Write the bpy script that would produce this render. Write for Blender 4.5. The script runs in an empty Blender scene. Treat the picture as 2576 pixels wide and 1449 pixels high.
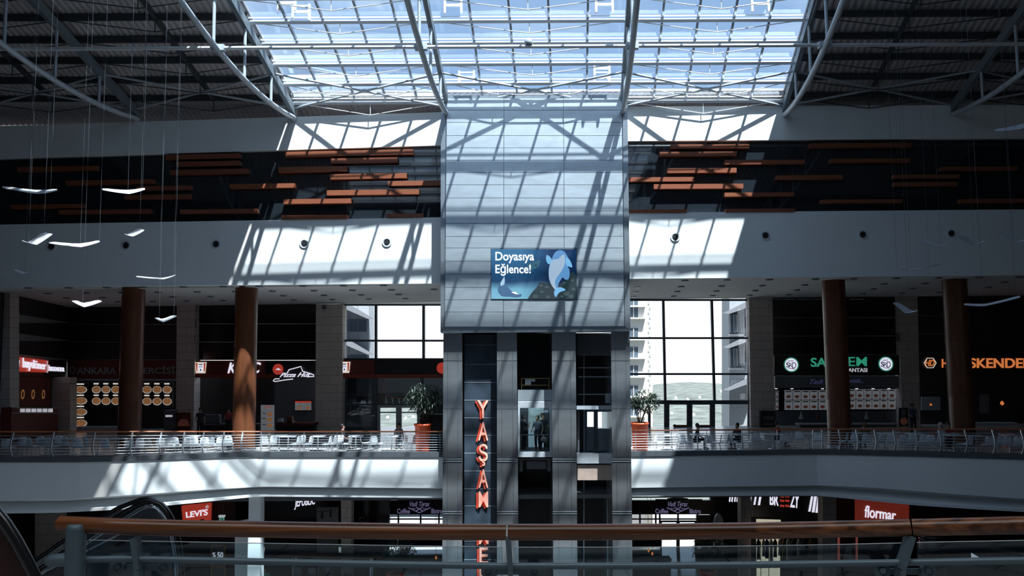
import bpy, bmesh, math, random
from mathutils import Vector, Matrix
random.seed(7)
SC = bpy.context.scene
COL = SC.collection
V = Vector
# ---------------------------------------------------------------- camera
F = 2000.0; PITCH = 0.0826; ROLL = 0.009; EZ = 4.9
EYE = V((0, 0, EZ))
fw = V((0, math.cos(PITCH), math.sin(PITCH)))
r0 = V((1, 0, 0)); u0 = V((0, -math.sin(PITCH), math.cos(PITCH)))
rt = math.cos(ROLL)*r0 - math.sin(ROLL)*u0
up = math.sin(ROLL)*r0 + math.cos(ROLL)*u0
cam = bpy.data.cameras.new('camera'); camo = bpy.data.objects.new('camera', cam); COL.objects.link(camo)
m = Matrix((rt, up, -fw)).transposed().to_4x4(); m.translation = EYE
camo.matrix_world = m
cam.sensor_width = 36; cam.sensor_fit = 'HORIZONTAL'; cam.lens = 36*F/2576
cam.clip_start = 0.05; cam.clip_end = 6000
SC.camera = camo
# ---------------------------------------------------------------- sky, sun, exposure
SC.view_settings.view_transform = 'Standard'; SC.view_settings.look = 'None'
SC.view_settings.gamma = 1; SC.view_settings.use_curve_mapping = False
SC.view_settings.exposure = 0.34
w = bpy.data.worlds.new('sky'); SC.world = w; w.use_nodes = True
nt = w.node_tree; nt.nodes.clear()
N = nt.nodes.new; L = nt.links.new
out = N('ShaderNodeOutputWorld'); bg = N('ShaderNodeBackground'); L(bg.outputs[0], out.inputs[0])
tc = N('ShaderNodeTexCoord'); sp = N('ShaderNodeSeparateXYZ'); L(tc.outputs['Generated'], sp.inputs[0])
rp = N('ShaderNodeValToRGB'); L(sp.outputs[2], rp.inputs[0])
e = rp.color_ramp.elements
e[0].position = 0.0; e[0].color = (1, 1, 1, 1)
e[1].position = 1.0; e[1].color = (.33, .45, .65, 1)
x = rp.color_ramp.elements.new(.09); x.color = (.93, .98, 1.0, 1)
x = rp.color_ramp.elements.new(.23); x.color = (.27, .38, .56, 1)
mp = N('ShaderNodeMapping'); mp.inputs['Scale'].default_value = (2.5, 2.5, 14); L(tc.outputs['Generated'], mp.inputs[0])
nz = N('ShaderNodeTexNoise'); nz.inputs['Scale'].default_value = 2.0; nz.inputs['Detail'].default_value = 6; L(mp.outputs[0], nz.inputs[0])
cr = N('ShaderNodeValToRGB'); cr.color_ramp.elements[0].position = .47; cr.color_ramp.elements[1].position = .72; L(nz.outputs[0], cr.inputs[0])
mm = N('ShaderNodeMath'); mm.operation = 'MULTIPLY'; mm.inputs[1].default_value = .30; L(cr.outputs[0], mm.inputs[0])
mx = N('ShaderNodeMix'); mx.data_type = 'RGBA'; L(mm.outputs[0], mx.inputs[0]); L(rp.outputs[0], mx.inputs[6]); mx.inputs[7].default_value = (.9, .95, 1, 1)
L(mx.outputs[2], bg.inputs[0]); bg.inputs[1].default_value = 1.2
SUNDIR = V((-.60, 1, -2.58)).normalized()
sun = bpy.data.lights.new('sun', 'SUN'); suno = bpy.data.objects.new('sun', sun); COL.objects.link(suno)
sun.energy = 14.5; sun.angle = math.radians(.8); sun.color = (1, .97, .92)
suno.rotation_euler = (-SUNDIR).to_track_quat('Z', 'Y').to_euler(); suno.location = (0, 0, 60)

al = bpy.data.lights.new('near_fill_light', 'AREA'); al.shape = 'RECTANGLE'; al.size = 14; al.size_y = 4; al.energy = 210; al.spread = 2.0; al.color = (.9, .96, 1)  # area fill added to brighten the near handrail, not a fitting of the hall
alo = bpy.data.objects.new('near_fill_light', al); COL.objects.link(alo); alo.location = (0, -1, EZ+8.5); alo.rotation_euler = V((0, -.08, 1)).to_track_quat('Z', 'Y').to_euler()

# ---------------------------------------------------------------- helpers
def ray(px, py):
    return fw + rt*((px-1288)/F) - up*((py-724.5)/F)
class Pl:
    """upright plane of a wall: pixel rays are cut with it"""
    def __init__(s, p0, d=(1, 0)):
        s.p0 = V((p0[0], p0[1], 0)); s.d = V((d[0], d[1], 0)).normalized(); s.n = V((-s.d.y, s.d.x, 0))
        if (s.p0-EYE).dot(s.n) < 0: s.n = -s.n
    def P(s, px, py, off=0):
        r = ray(px, py); p0 = s.p0 - s.n*off
        t = (p0-EYE).dot(s.n)/r.dot(s.n)
        return EYE + r*t
class GP:
    """any plane"""
    def __init__(s, p0, n): s.p0 = V(p0); s.n = V(n).normalized()
    def P(s, px, py, off=0):
        r = ray(px, py); t = (s.p0-s.n*off-EYE).dot(s.n)/r.dot(s.n); return EYE + r*t
def Y(y): return Pl((0, y))
def at(px, py, y): return EYE + ray(px, py)*((y)/ray(px, py).y)

MATS = {}
def mat(name, col, rough=.6, metal=0., var=.08, scale=6., emit=0., spec=.5, bump=0., stretch=None):
    if name in MATS: return MATS[name]
    M = bpy.data.materials.new(name); M.use_nodes = True; t = M.node_tree; b = t.nodes['Principled BSDF']
    tc = t.nodes.new('ShaderNodeTexCoord'); nz = t.nodes.new('ShaderNodeTexNoise'); nz.inputs['Scale'].default_value = scale; nz.inputs['Detail'].default_value = 4
    if stretch:
        mp = t.nodes.new('ShaderNodeMapping'); mp.inputs['Scale'].default_value = stretch
        t.links.new(tc.outputs['Object'], mp.inputs[0]); t.links.new(mp.outputs[0], nz.inputs[0])
    else: t.links.new(tc.outputs['Object'], nz.inputs[0])
    r = t.nodes.new('ShaderNodeValToRGB'); t.links.new(nz.outputs[0], r.inputs[0])
    r.color_ramp.elements[0].position = .3; r.color_ramp.elements[1].position = .7
    r.color_ramp.elements[0].color = tuple(c*(1-var) for c in col)+(1,)
    r.color_ramp.elements[1].color = tuple(min(1, c*(1+var)) for c in col)+(1,)
    t.links.new(r.outputs[0], b.inputs['Base Color'])
    b.inputs['Roughness'].default_value = rough; b.inputs['Metallic'].default_value = metal
    b.inputs['Specular IOR Level'].default_value = spec
    if emit: t.links.new(r.outputs[0], b.inputs['Emission Color']); b.inputs['Emission Strength'].default_value = emit
    if bump:
        bp = t.nodes.new('ShaderNodeBump'); bp.inputs['Strength'].default_value = bump; bp.inputs['Distance'].default_value = .02
        t.links.new(nz.outputs[0], bp.inputs['Height']); t.links.new(bp.outputs[0], b.inputs['Normal'])
    MATS[name] = M; return M
def glass(name, tint, refl=.08, rough=.02, fres=True, k=.6):
    M = bpy.data.materials.new(name); M.use_nodes = True; t = M.node_tree; t.nodes.clear()
    o = t.nodes.new('ShaderNodeOutputMaterial'); mx = t.nodes.new('ShaderNodeMixShader'); tr = t.nodes.new('ShaderNodeBsdfTransparent'); gl = t.nodes.new('ShaderNodeBsdfGlossy')
    tr.inputs[0].default_value = (*tint, 1); gl.inputs['Roughness'].default_value = rough; gl.inputs[0].default_value = (.9, .95, 1, 1)
    if fres:
        lw = t.nodes.new('ShaderNodeLayerWeight'); lw.inputs[0].default_value = .25
        mt = t.nodes.new('ShaderNodeMath'); mt.operation = 'MULTIPLY_ADD'; mt.inputs[1].default_value = k; mt.inputs[2].default_value = refl
        t.links.new(lw.outputs['Fresnel'], mt.inputs[0]); t.links.new(mt.outputs[0], mx.inputs[0])
    else: mx.inputs[0].default_value = refl
    t.links.new(tr.outputs[0], mx.inputs[1]); t.links.new(gl.outputs[0], mx.inputs[2]); t.links.new(mx.outputs[0], o.inputs[0])
    MATS[name] = M; return M
def stone(name, c1, c2, mortar, sc=1., bw=1.1, rh=.55):
    M = bpy.data.materials.new(name); M.use_nodes = True; t = M.node_tree; b = t.nodes['Principled BSDF']
    tc = t.nodes.new('ShaderNodeTexCoord'); mp = t.nodes.new('ShaderNodeMapping'); mp.inputs['Rotation'].default_value = (math.pi/2, 0, 0)
    br = t.nodes.new('ShaderNodeTexBrick'); t.links.new(tc.outputs['Object'], mp.inputs[0]); t.links.new(mp.outputs[0], br.inputs[0])
    br.inputs['Color1'].default_value = (*c1, 1); br.inputs['Color2'].default_value = (*c2, 1); br.inputs['Mortar'].default_value = (*mortar, 1)
    br.inputs['Scale'].default_value = sc; br.inputs['Brick Width'].default_value = bw; br.inputs['Row Height'].default_value = rh; br.inputs['Mortar Size'].default_value = .012
    t.links.new(br.outputs[0], b.inputs['Base Color']); b.inputs['Roughness'].default_value = .7
    MATS[name] = M; return M
def wood(name, a, c, stretch, rough=.35):
    M = bpy.data.materials.new(name); M.use_nodes = True; t = M.node_tree; b = t.nodes['Principled BSDF']
    tc = t.nodes.new('ShaderNodeTexCoord'); mp = t.nodes.new('ShaderNodeMapping'); mp.inputs['Scale'].default_value = stretch
    nz = t.nodes.new('ShaderNodeTexNoise'); nz.inputs['Scale'].default_value = 3; nz.inputs['Detail'].default_value = 8; nz.inputs['Distortion'].default_value = .4
    r = t.nodes.new('ShaderNodeValToRGB'); r.color_ramp.elements[0].position = .35; r.color_ramp.elements[1].position = .68
    r.color_ramp.elements[0].color = (*a, 1); r.color_ramp.elements[1].color = (*c, 1)
    t.links.new(tc.outputs['Object'], mp.inputs[0]); t.links.new(mp.outputs[0], nz.inputs[0]); t.links.new(nz.outputs[0], r.inputs[0]); t.links.new(r.outputs[0], b.inputs['Base Color'])
    b.inputs['Roughness'].default_value = rough
    MATS[name] = M; return M

class MB:
    def __init__(s): s.v = []; s.f = []; s.sm = []
    def add(s, vs, fs, sm=False):
        o = len(s.v); s.v += [V(p) for p in vs]; s.f += [[i+o for i in f] for f in fs]; s.sm += [sm]*len(fs)
        return s
    def hexa(s, a, b):  # a: 4 pts front, b: 4 pts back
        return s.add(list(a)+list(b), [(0,1,2,3),(7,6,5,4),(0,4,5,1),(1,5,6,2),(2,6,7,3),(3,7,4,0)])
    def box(s, c, d, rz=0, M=None):
        x, y, z = d[0]/2, d[1]/2, d[2]/2; R = Matrix.Rotation(rz, 3, 'Z'); c = V(c)
        p = [V((sx*x, sy*y, sz*z)) for sz in (-1, 1) for sx, sy in ((-1,-1),(1,-1),(1,1),(-1,1))]
        p = [R@q+c for q in p]
        if M: p = [M@q for q in p]
        return s.hexa(p[:4], p[4:])
    def prism(s, front, back):
        n = len(front)
        return s.add(list(front)+list(back), [list(range(n)), list(range(2*n-1, n-1, -1))]+[[i, i+n, (i+1)%n+n, (i+1)%n] for i in range(n)])
    def pp(s, pts, pl, off=0, th=.1):  # pixel polygon on a plane, real thickness away from the viewer
        fr = [pl.P(x, y, off) for x, y in pts]
        return s.prism(fr, [p+pl.n*th for p in fr])
    def pr(s, x0, y0, x1, y1, pl, off=0, th=.1):
        return s.pp([(x0, y0), (x1, y0), (x1, y1), (x0, y1)], pl, off, th)
    def bar(s, a, b, w, h, upv=(0, 0, 1)):
        a = V(a); b = V(b); d = (b-a).normalized(); sd = d.cross(V(upv))
        if sd.length < 1e-4: sd = d.cross(V((1, 0, 0)))
        sd.normalize(); u = sd.cross(d).normalized()
        q = [sd*(w/2)*i+u*(h/2)*j for i, j in ((-1,-1),(1,-1),(1,1),(-1,1))]
        return s.hexa([a+k for k in q], [b+k for k in q])
    def tube(s, pts, r, n=8, cap=True):
        pts = [V(p) for p in pts]; rs = r if isinstance(r, (list, tuple)) else [r]*len(pts)
        vs = []; fs = []; prev = None
        for i, p in enumerate(pts):
            d = (pts[min(i+1, len(pts)-1)]-pts[max(i-1, 0)]).normalized()
            if prev is None:
                a = d.cross(V((0, 0, 1)))
                if a.length < 1e-3: a = d.cross(V((1, 0, 0)))
            else: a = prev - d*prev.dot(d)
            a.normalize(); prev = a; b = d.cross(a)
            vs += [p+(a*math.cos(2*math.pi*k/n)+b*math.sin(2*math.pi*k/n))*rs[i] for k in range(n)]
        for i in range(len(pts)-1):
            fs += [(i*n+k, i*n+(k+1)%n, (i+1)*n+(k+1)%n, (i+1)*n+k) for k in range(n)]
        s.add(vs, fs, True)
        if cap:
            s.add(vs[:n], [list(range(n))[::-1]]); s.add(vs[-n:], [list(range(n))])
        return s
    def lathe(s, c, prof, n=20, sm=True):
        c = V(c); vs = [c+V((r*math.cos(2*math.pi*k/n), r*math.sin(2*math.pi*k/n), z)) for r, z in prof for k in range(n)]
        fs = [(i*n+k, i*n+(k+1)%n, (i+1)*n+(k+1)%n, (i+1)*n+k) for i in range(len(prof)-1) for k in range(n)]
        s.add(vs, fs, sm); s.add(vs[:n], [list(range(n))[::-1]]); s.add(vs[-n:], [list(range(n))]); return s
    def disc(s, pl, px, py, r, off=0, th=.05, n=20, hole=0):
        c = pl.P(px, py, off); d = pl.d if hasattr(pl, 'd') else V((1, 0, 0)); u = V((0, 0, 1))
        ring = lambda rr: [c+(d*math.cos(2*math.pi*k/n)+u*math.sin(2*math.pi*k/n))*rr for k in range(n)]
        if not hole:
            a = ring(r); return s.prism(a, [p+pl.n*th for p in a])
        a, b = ring(r), ring(hole); a2, b2 = [p+pl.n*th for p in a], [p+pl.n*th for p in b]
        fs = []
        for k in range(n):
            j = (k+1) % n
            fs += [(k, j, n+j, n+k), (2*n+k, 3*n+k, 3*n+j, 2*n+j), (k, 2*n+k, 2*n+j, j), (n+k, n+j, 3*n+j, 3*n+k)]
        return s.add(a+b+a2+b2, fs)
    def build(s, name, m, parent=None, origin=None, smooth=None):
        if not s.v: return None
        if parent is not None: og = V(parent.get('_o', (0, 0, 0)))
        elif origin is not None: og = V(origin)
        else:
            og = V((sum(p.x for p in s.v)/len(s.v), sum(p.y for p in s.v)/len(s.v), min(p.z for p in s.v)))
        me = bpy.data.meshes.new(name); me.from_pydata([p-og for p in s.v], [], s.f)
        bm = bmesh.new(); bm.from_mesh(me); bmesh.ops.recalc_face_normals(bm, faces=bm.faces); bm.to_mesh(me); bm.free()
        for p, q in zip(me.polygons, s.sm): p.use_smooth = q if smooth is None else smooth
        me.materials.append(m if not isinstance(m, str) else MATS[m])
        o = bpy.data.objects.new(name, me); COL.objects.link(o)
        if parent is not None:
            o.parent = parent; o['_o'] = tuple(og)
        else: o.location = og; o['_o'] = tuple(og)
        return o
def tag(o, label, cat, group=None, kind=None):
    o['label'] = label; o['category'] = cat
    if group: o['group'] = group
    if kind: o['kind'] = kind
    return o
def thing(name, label, cat, loc=(0, 0, 0), group=None, rz=0):
    o = bpy.data.objects.new(name, None); COL.objects.link(o); o.location = V(loc); o.empty_display_size = .2
    o.rotation_euler = (0, 0, rz); o['_o'] = tuple(V(loc)); return tag(o, label, cat, group)
def struct(name, mb, m, label=None, parent=None, smooth=None):
    o = mb.build(name, m, parent, smooth=smooth)
    if parent is None:
        o['kind'] = 'structure'
        if label: o['label'] = label
    return o
def sroot(name, loc, label=None):
    o = bpy.data.objects.new(name, None); COL.objects.link(o); o.location = V(loc); o['_o'] = tuple(V(loc)); o['kind'] = 'structure'
    if label: o['label'] = label
    return o
def copy_tree(o, parent=None):
    c = o.copy(); COL.objects.link(c)
    if parent is not None: c.parent = parent
    for ch in CH.get(o.name, []): copy_tree(ch, c)
    return c
CH = {}
def index_children():
    CH.clear()
    for o in bpy.data.objects:
        if o.parent: CH.setdefault(o.parent.name, []).append(o)
ORD = ['first','second','third','fourth','fifth','sixth','seventh','eighth','ninth','tenth','eleventh','twelfth','thirteenth','fourteenth','fifteenth','sixteenth','seventeenth','eighteenth','nineteenth','twentieth','twenty-first','twenty-second','twenty-third','twenty-fourth','twenty-fifth','twenty-sixth','twenty-seventh','twenty-eighth','twenty-ninth','thirtieth']

_tc = {}
def glyphs(s, bold=0., shear=0., space=1.):
    bold = min(bold, .006 if 'M' in s else .02); k = (s, bold, shear, space)
    if k in _tc: return _tc[k]
    cu = bpy.data.curves.new('t', 'FONT'); cu.body = s; cu.offset = bold; cu.shear = shear; cu.space_character = space; cu.resolution_u = 5
    ob = bpy.data.objects.new('t', cu)
    me = bpy.data.meshes.new_from_object(ob)
    vs = [v.co.copy() for v in me.vertices]; fs = [list(p.vertices) for p in me.polygons]
    # boundary edges for the sides
    from collections import Counter
    ec = Counter(); od = {}
    for f in fs:
        for i in range(len(f)):
            a, b = f[i], f[(i+1) % len(f)]; ec[frozenset((a, b))] += 1; od[frozenset((a, b))] = (a, b)
    be = [od[k2] for k2, c in ec.items() if c == 1]
    bpy.data.objects.remove(ob); bpy.data.curves.remove(cu); bpy.data.meshes.remove(me)
    _tc[k] = (vs, fs, be); return _tc[k]
def text(mb, s, quad, pl, off=.02, th=.02, bold=0., shear=0., space=1.):
    """quad: pixel corners (tl, tr, br, bl) or (x0,y0,x1,y1) of the lettering"""
    vs, fs, be = glyphs(s, bold, shear, space)
    if not vs: return mb
    x0 = min(v.x for v in vs); x1 = max(v.x for v in vs); y0 = min(v.y for v in vs); y1 = max(v.y for v in vs)
    if len(quad) == 4 and not isinstance(quad[0], (tuple, list)):
        a, b, c, d = quad; quad = ((a, b), (c, b), (c, d), (a, d))
    tl, tr, br, bl = [pl.P(x, y, off) for x, y in quad]
    bold = 0; b_ = 0; W = x1-x0+2*b_; H = y1-y0+2*b_
    for k, (ox, oy) in enumerate(((0, 0),) if not bold else ((-b_, -b_), (b_, -b_), (b_, b_), (-b_, b_), (0, 0))):
        fr = []
        for v in vs:
            uu = (v.x+ox-x0+b_)/W; vv = (v.y+oy-y0+b_)/H
            fr.append((bl*(1-uu)+br*uu)*(1-vv)+(tl*(1-uu)+tr*uu)*vv-pl.n*(k*.0012))
        n = len(fr); bk = [p+pl.n*th for p in fr]
        mb.add(fr+bk, fs+[[i+n for i in reversed(f)] for f in fs]+[[a, b, b+n, a+n] for a, b in be])
    return mb

# ---------------------------------------------------------------- materials
mat('plaster', (.84, .88, .89), .75, var=.015, scale=1.2)
mat('soffit', (.74, .72, .72), .8, var=.02)
mat('steel_cladding', (.68, .76, .82), .44, .96, var=.07, scale=1.3, stretch=(1, 1, 3))
mat('cladding_edge', (.38, .43, .48), .35, .8, var=.08)
mat('pillar_metal', (.58, .61, .64), .17, .85, var=.10, scale=1.0, stretch=(1, 1, 2.5))
mat('trim_bright', (.75, .8, .85), .3, .6)
mat('truss_paint', (.42, .47, .52), .4, .1, var=.05)
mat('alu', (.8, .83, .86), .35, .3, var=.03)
mat('mullion_dark', (.16, .19, .22), .4, .4)
mat('roof_sheet', (.42, .40, .41), .6, .1, var=.06, scale=2)
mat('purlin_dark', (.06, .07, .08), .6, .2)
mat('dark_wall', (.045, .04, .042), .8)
mat('black', (.012, .012, .014), .5)
mat('black_gloss', (.015, .02, .026), .03, .0, spec=1.0, var=.1, scale=.4)
mat('bar_orange', (.23, .07, .033), .45, 0, var=.08)
mat('column_wood', (.12, .040, .017), .35, 0, var=.22, scale=2, stretch=(3, 3, .5))
stone('stone', (.66, .57, .52), (.57, .50, .46), (.26, .22, .21))
stone('floor_tile', (.48, .47, .46), (.44, .43, .42), (.1, .1, .1), sc=1, bw=.6, rh=.6)
MATS['floor_tile'].node_tree.nodes['Mapping'].inputs['Rotation'].default_value = (0, 0, 0)
MATS['floor_tile'].node_tree.nodes['Principled BSDF'].inputs['Roughness'].default_value = .18
mat('edge_metal', (.16, .18, .20), .35, .6)
mat('rail_steel', (.62, .68, .72), .3, .7)
mat('rail_wood', (.42, .13, .05), .3)
wood('hand_wood', (.06, .02, .008), (.28, .10, .04), (.5, 14, 14), .3)
mat('rail_paint', (.12, .17, .20), .45, .3, var=.05)
mat('window_frame', (.08, .10, .12), .45, .2)
mat('white_plastic', (.78, .83, .88), .35)
mat('chrome', (.6, .65, .7), .2, .9)
mat('table_top', (.45, .50, .55), .3)
mat('pot_orange', (.80, .10, .03), .5)
mat('leaf', (.035, .06, .04), .5, var=.35, scale=9)
mat('stem', (.07, .05, .035), .7)
mat('soil', (.03, .02, .015), .9)
mat('wing_white', (.58, .60, .63), .45)
mat('wire', (.12, .14, .16), .5, .2)
mat('led_white', (.8, .85, 1), .5, emit=.9, var=.02)
mat('red_sign', (.5, .035, .02), .5, emit=.25)
mat('red_dark', (.14, .018, .012), .6)
mat('near_wall', (.32, .34, .36), .7); mat('ground_tile', (.07, .07, .075), .12); mat('truss_dark', (.17, .21, .24), .4, .1)
mat('grey_paint', (.10, .11, .125), .7)
mat('grey_letters', (.30, .34, .38), .5)
glass('skylight_glass', (.73, .84, .93), .03, k=.2)
glass('window_glass', (.96, .98, 1.0), .04)
glass('near_glass', (.80, .88, .90), .05)
glass('car_glass', (.55, .66, .7), .12)
glass('dark_glass', (.10, .11, .12), .10, .02)

# ---------------------------------------------------------------- reference planes
FL = Pl((-3.4, 39.03), (1, -.01)); FR = Pl((5.7, 39.0), (1, -.005))
TW = Y(38.15)
BL = Pl((-11.2, 52.6), (1, -.12)); BR = Y(53.0)
# ================================================================ ROOF
YF0 = 38.93; RIDGE = 15.0
_lat = V((1, -.010, 0)); _sl = V((-.09, -1, .416))
RP = GP((0.6, YF0, EZ+12.6), _lat.cross(_sl))
TR = {}
for k, xf, yf, x0, y0 in (('X', -470, 282, -880, 0), ('Y', -70, 282, -390, 0), ('Z', 342, 268, 108, 0), ('A', 738, 253, 597, 0), ('B', 1128, 243, 1076, 0), ('C', 1563, 236, 1580, 0), ('D', 1972, 228, 2042, 0), ('E', 2395, 222, 2572, 0), ('F', 2840, 216, 3130, 0), ('G', 3330, 216, 3720, 0)):
    lo, hi = 100., 500.
    for _ in range(40):
        yf = (lo+hi)/2
        if RP.P(xf, yf).y < YF0: lo = yf
        else: hi = yf
    a = RP.P(xf, yf); b = RP.P(x0, y0); d = (b-a)/abs(b.y-a.y); TR[k] = (a, d)
def T(k, u, dz=0.):
    a, d = TR[k]; p = a + d*u
    if u > RIDGE: p.z -= 2*d.z*(u-RIDGE)
    p.z += dz; return p
def Tm(k1, k2, s, u, dz=0.):
    return T(k1, u, dz)*(1-s)+T(k2, u, dz)*s
PUR = [.10+1.23*i for i in range(24)]
UEND = 29.9
def hollow(mb, a, b, w, h): mb.bar(a, b, w, h)
# skylight bays
for i, (k1, k2) in enumerate((('A', 'B'), ('B', 'C'), ('C', 'D'))):
    nm = ('left', 'middle', 'right')[i]
    root = sroot('window_%d' % (i+1), Tm(k1, k2, .5, 0), nm+' bay of the sloping roof skylight')
    for lo, hi in ((.15, RIDGE), (RIDGE, UEND)):
        g = MB(); a = [Tm(k1, k2, 0, lo, .16), Tm(k1, k2, 1, lo, .16), Tm(k1, k2, 1, hi, .16), Tm(k1, k2, 0, hi, .16)]
        g.add(a, [(0, 1, 2, 3)]); g.build('pane', 'skylight_glass', root)
    for j in range(1, 5):
        q = MB()
        for lo, hi in ((.15, RIDGE), (RIDGE, UEND)):
            q.bar(Tm(k1, k2, j/5, lo, .17), Tm(k1, k2, j/5, hi, .17), .09, .13)
        q.build('mullion', 'mullion_dark', root)
    for n, u in enumerate(PUR):
        q = MB(); a, b = T(k1, u, -.12), T(k2, u, -.12)
        q.bar(a, b, .13, .20, (0, 1, .4)); q.bar(a+V((0, .0, .24)), b+V((0, .0, .24)), .05, .05)
        q.bar(a+V((0, .17, .15)), b+V((0, .17, .15)), .035, .08)
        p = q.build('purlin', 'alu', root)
        if u < 14:
            t = MB(); A1 = a*.97+b*.03; B1 = a*.03+b*.97
            if n == 0 or n == 1:
                s1, s2 = (.30, .70) if n == 1 else (.5, .5)
            else: s1 = s2 = .5
            m1 = a*(1-s1)+b*s1; m2 = a*(1-s2)+b*s2; dp = V((0, 0, -.52 if n > 0 else -.62))
            pts = [A1, m1+dp, B1] if s1 == s2 else [A1, m1+dp, m2+dp, B1]
            t.tube(pts, .022, 6)
            for mmid in ({s1, s2}):
                c = a*(1-mmid)+b*mmid; t.tube([c, c+dp], .02, 6)
            t.build('tie_rod', 'alu', p)
# corrugated side roofs
def sheet(name, bays, u0, u1, label):
    root = sroot(name, Tm(bays[0][0], bays[-1][1], .5, 0), label)
    q = MB()
    for k1, k2 in bays:
        n = 112
        segs = [(u0, min(u1, RIDGE))] + ([(RIDGE, u1)] if u1 > RIDGE else [])
        for lo, hi in segs:
            vs = []; fs = []
            for i in range(n+1):
                z = .32 + (.045 if (i//2) % 2 else -.0)
                vs += [Tm(k1, k2, i/n, lo, z), Tm(k1, k2, i/n, hi, z)]
            fs = [(2*i, 2*i+1, 2*i+3, 2*i+2) for i in range(n)]
            q.add(vs, fs)
            # top skin keeps daylight out
            q.hexa([Tm(k1, k2, 0, lo, .40), Tm(k1, k2, 1, lo, .40), Tm(k1, k2, 1, hi, .40), Tm(k1, k2, 0, hi, .40)],
                   [Tm(k1, k2, 0, lo, .52), Tm(k1, k2, 1, lo, .52), Tm(k1, k2, 1, hi, .52), Tm(k1, k2, 0, hi, .52)])
    q.build('roof_sheeting', 'roof_sheet', root)
    if u1 > 1:
        for k1, k2 in bays:
            for u in PUR[:14]:
                q = MB(); a, b = T(k1, u), T(k2, u)
                q.bar(a+V((0, 0, .16)), b+V((0, 0, .16)), .12, .28)
                t = a*.5+b*.5
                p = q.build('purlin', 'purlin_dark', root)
                z = MB(); z.tube([a*.96+b*.04, t+V((0, 0, -.5)), a*.04+b*.96], .025, 6); z.tube([t, t+V((0, 0, -.5))], .025, 6)
                z.build('tie_rod', 'purlin_dark', p)
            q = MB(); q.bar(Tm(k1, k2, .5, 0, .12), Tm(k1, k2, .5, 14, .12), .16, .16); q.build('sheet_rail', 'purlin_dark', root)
    return root
sheet('ceiling_left', [('X', 'Y'), ('Y', 'Z'), ('Z', 'A')], -2.0, UEND, 'corrugated metal roof over the left side')
sheet('ceiling_right', [('D', 'E'), ('E', 'F'), ('F', 'G')], -2.0, UEND, 'corrugated metal roof over the right side')
sheet('ceiling_eaves', [('A', 'B'), ('B', 'C'), ('C', 'D')], -1.6, .12, 'corrugated strip between the skylight and the far wall')
q = MB(); zr = T('C', UEND).z
q.box((0, -2.5, zr+.4), (90, 26, .3)); struct('ceiling_near', q, 'dark_wall')
# trusses
names = {'Z': 'far left roof truss over the corrugated sheeting', 'A': 'grey bowed roof truss at the left edge of the skylight', 'B': 'grey bowed roof truss meeting the left corner of the metal tower',
         'C': 'grey bowed roof truss meeting the right corner of the metal tower', 'D': 'grey bowed roof truss at the right edge of the skylight', 'E': 'dim bowed roof truss furthest right under the corrugated sheeting'}
def sag(u):
    return .75 + 3.3*(1-(1-min(u, RIDGE)/RIDGE)**2.4)
NODES = [0.0, 2.6, 5.3, 8.0, 10.7, 13.4]
for k in 'ZABCDE':
    r = thing('roof_truss', names[k], 'roof truss', T(k, 0), 'bowed steel roof trusses')
    q = MB(); q.bar(T(k, -.3, -.42), T(k, RIDGE, -.42), .2, .4); q.bar(T(k, RIDGE, -.42), T(k, UEND, -.42), .2, .4); q.build('top_chord', 'truss_dark', r)
    q = MB(); pts = [T(k, -.15, -.75)] + [T(k, u*.75, -sag(u*.75)) for u in range(0, 21)] + [T(k, UEND-u*.75, -sag(u*.75)) for u in range(19, -1, -1)]
    q.tube(pts, .125, 12); q.build('bottom_chord', 'truss_paint', r)
    for u in NODES[1:]:
        for uu in (u, UEND-u):
            q = MB(); q.tube([T(k, uu, -.2), T(k, uu, -sag(u)+.05)], .07, 8); q.build('strut', 'truss_paint', r)
    q = MB(); q.tube([T(k, 1.0, -.3), T(k, 8, -sag(8)*.25), T(k, 13, -sag(13))], .02, 5); q.build('cable', 'wire', r)
bay_lab = {('Y', 'Z'): 'far left bay', ('Z', 'A'): 'bay left of the skylight', ('A', 'B'): 'left skylight bay', ('B', 'C'): 'middle skylight bay above the tower', ('C', 'D'): 'right skylight bay', ('D', 'E'): 'bay right of the skylight', ('E', 'F'): 'far right bay'}
for (k1, k2), lb in bay_lab.items():
    r = thing('cross_brace', 'pair of crossed steel tubes bracing the '+lb, 'roof brace', Tm(k1, k2, .5, 0), 'crossed roof braces')
    for ka, kb in ((k1, k2), (k2, k1)):
        q = MB(); a = T(ka, .0, -.30); b = T(kb, 2.3, -.30); q.tube([a, b], .055, 8); q.build('brace_tube', 'truss_paint', r)
    c = MB(); c.box((T(k1, 1.15, -.3)+T(k2, 1.15, -.3))/2, (.2, .2, .12)); c.build('centre_plate', 'truss_paint', r)
r = thing('tie_tube', 'long white horizontal tube crossing beneath the whole skylight', 'roof tube', T('B', 8, -sag(8)))
q = MB(); q.tube([T(k, 7.6, -sag(7.6)+.1) for k in 'YZABCDEF'], .075, 10); q.build('tube', 'alu', r)
for k in 'ABCD': q = MB(); q.box(T(k, 7.6, -sag(7.6)+.1), (.5, .25, .25)); q.build('clamp', 'truss_paint', r)
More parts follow.
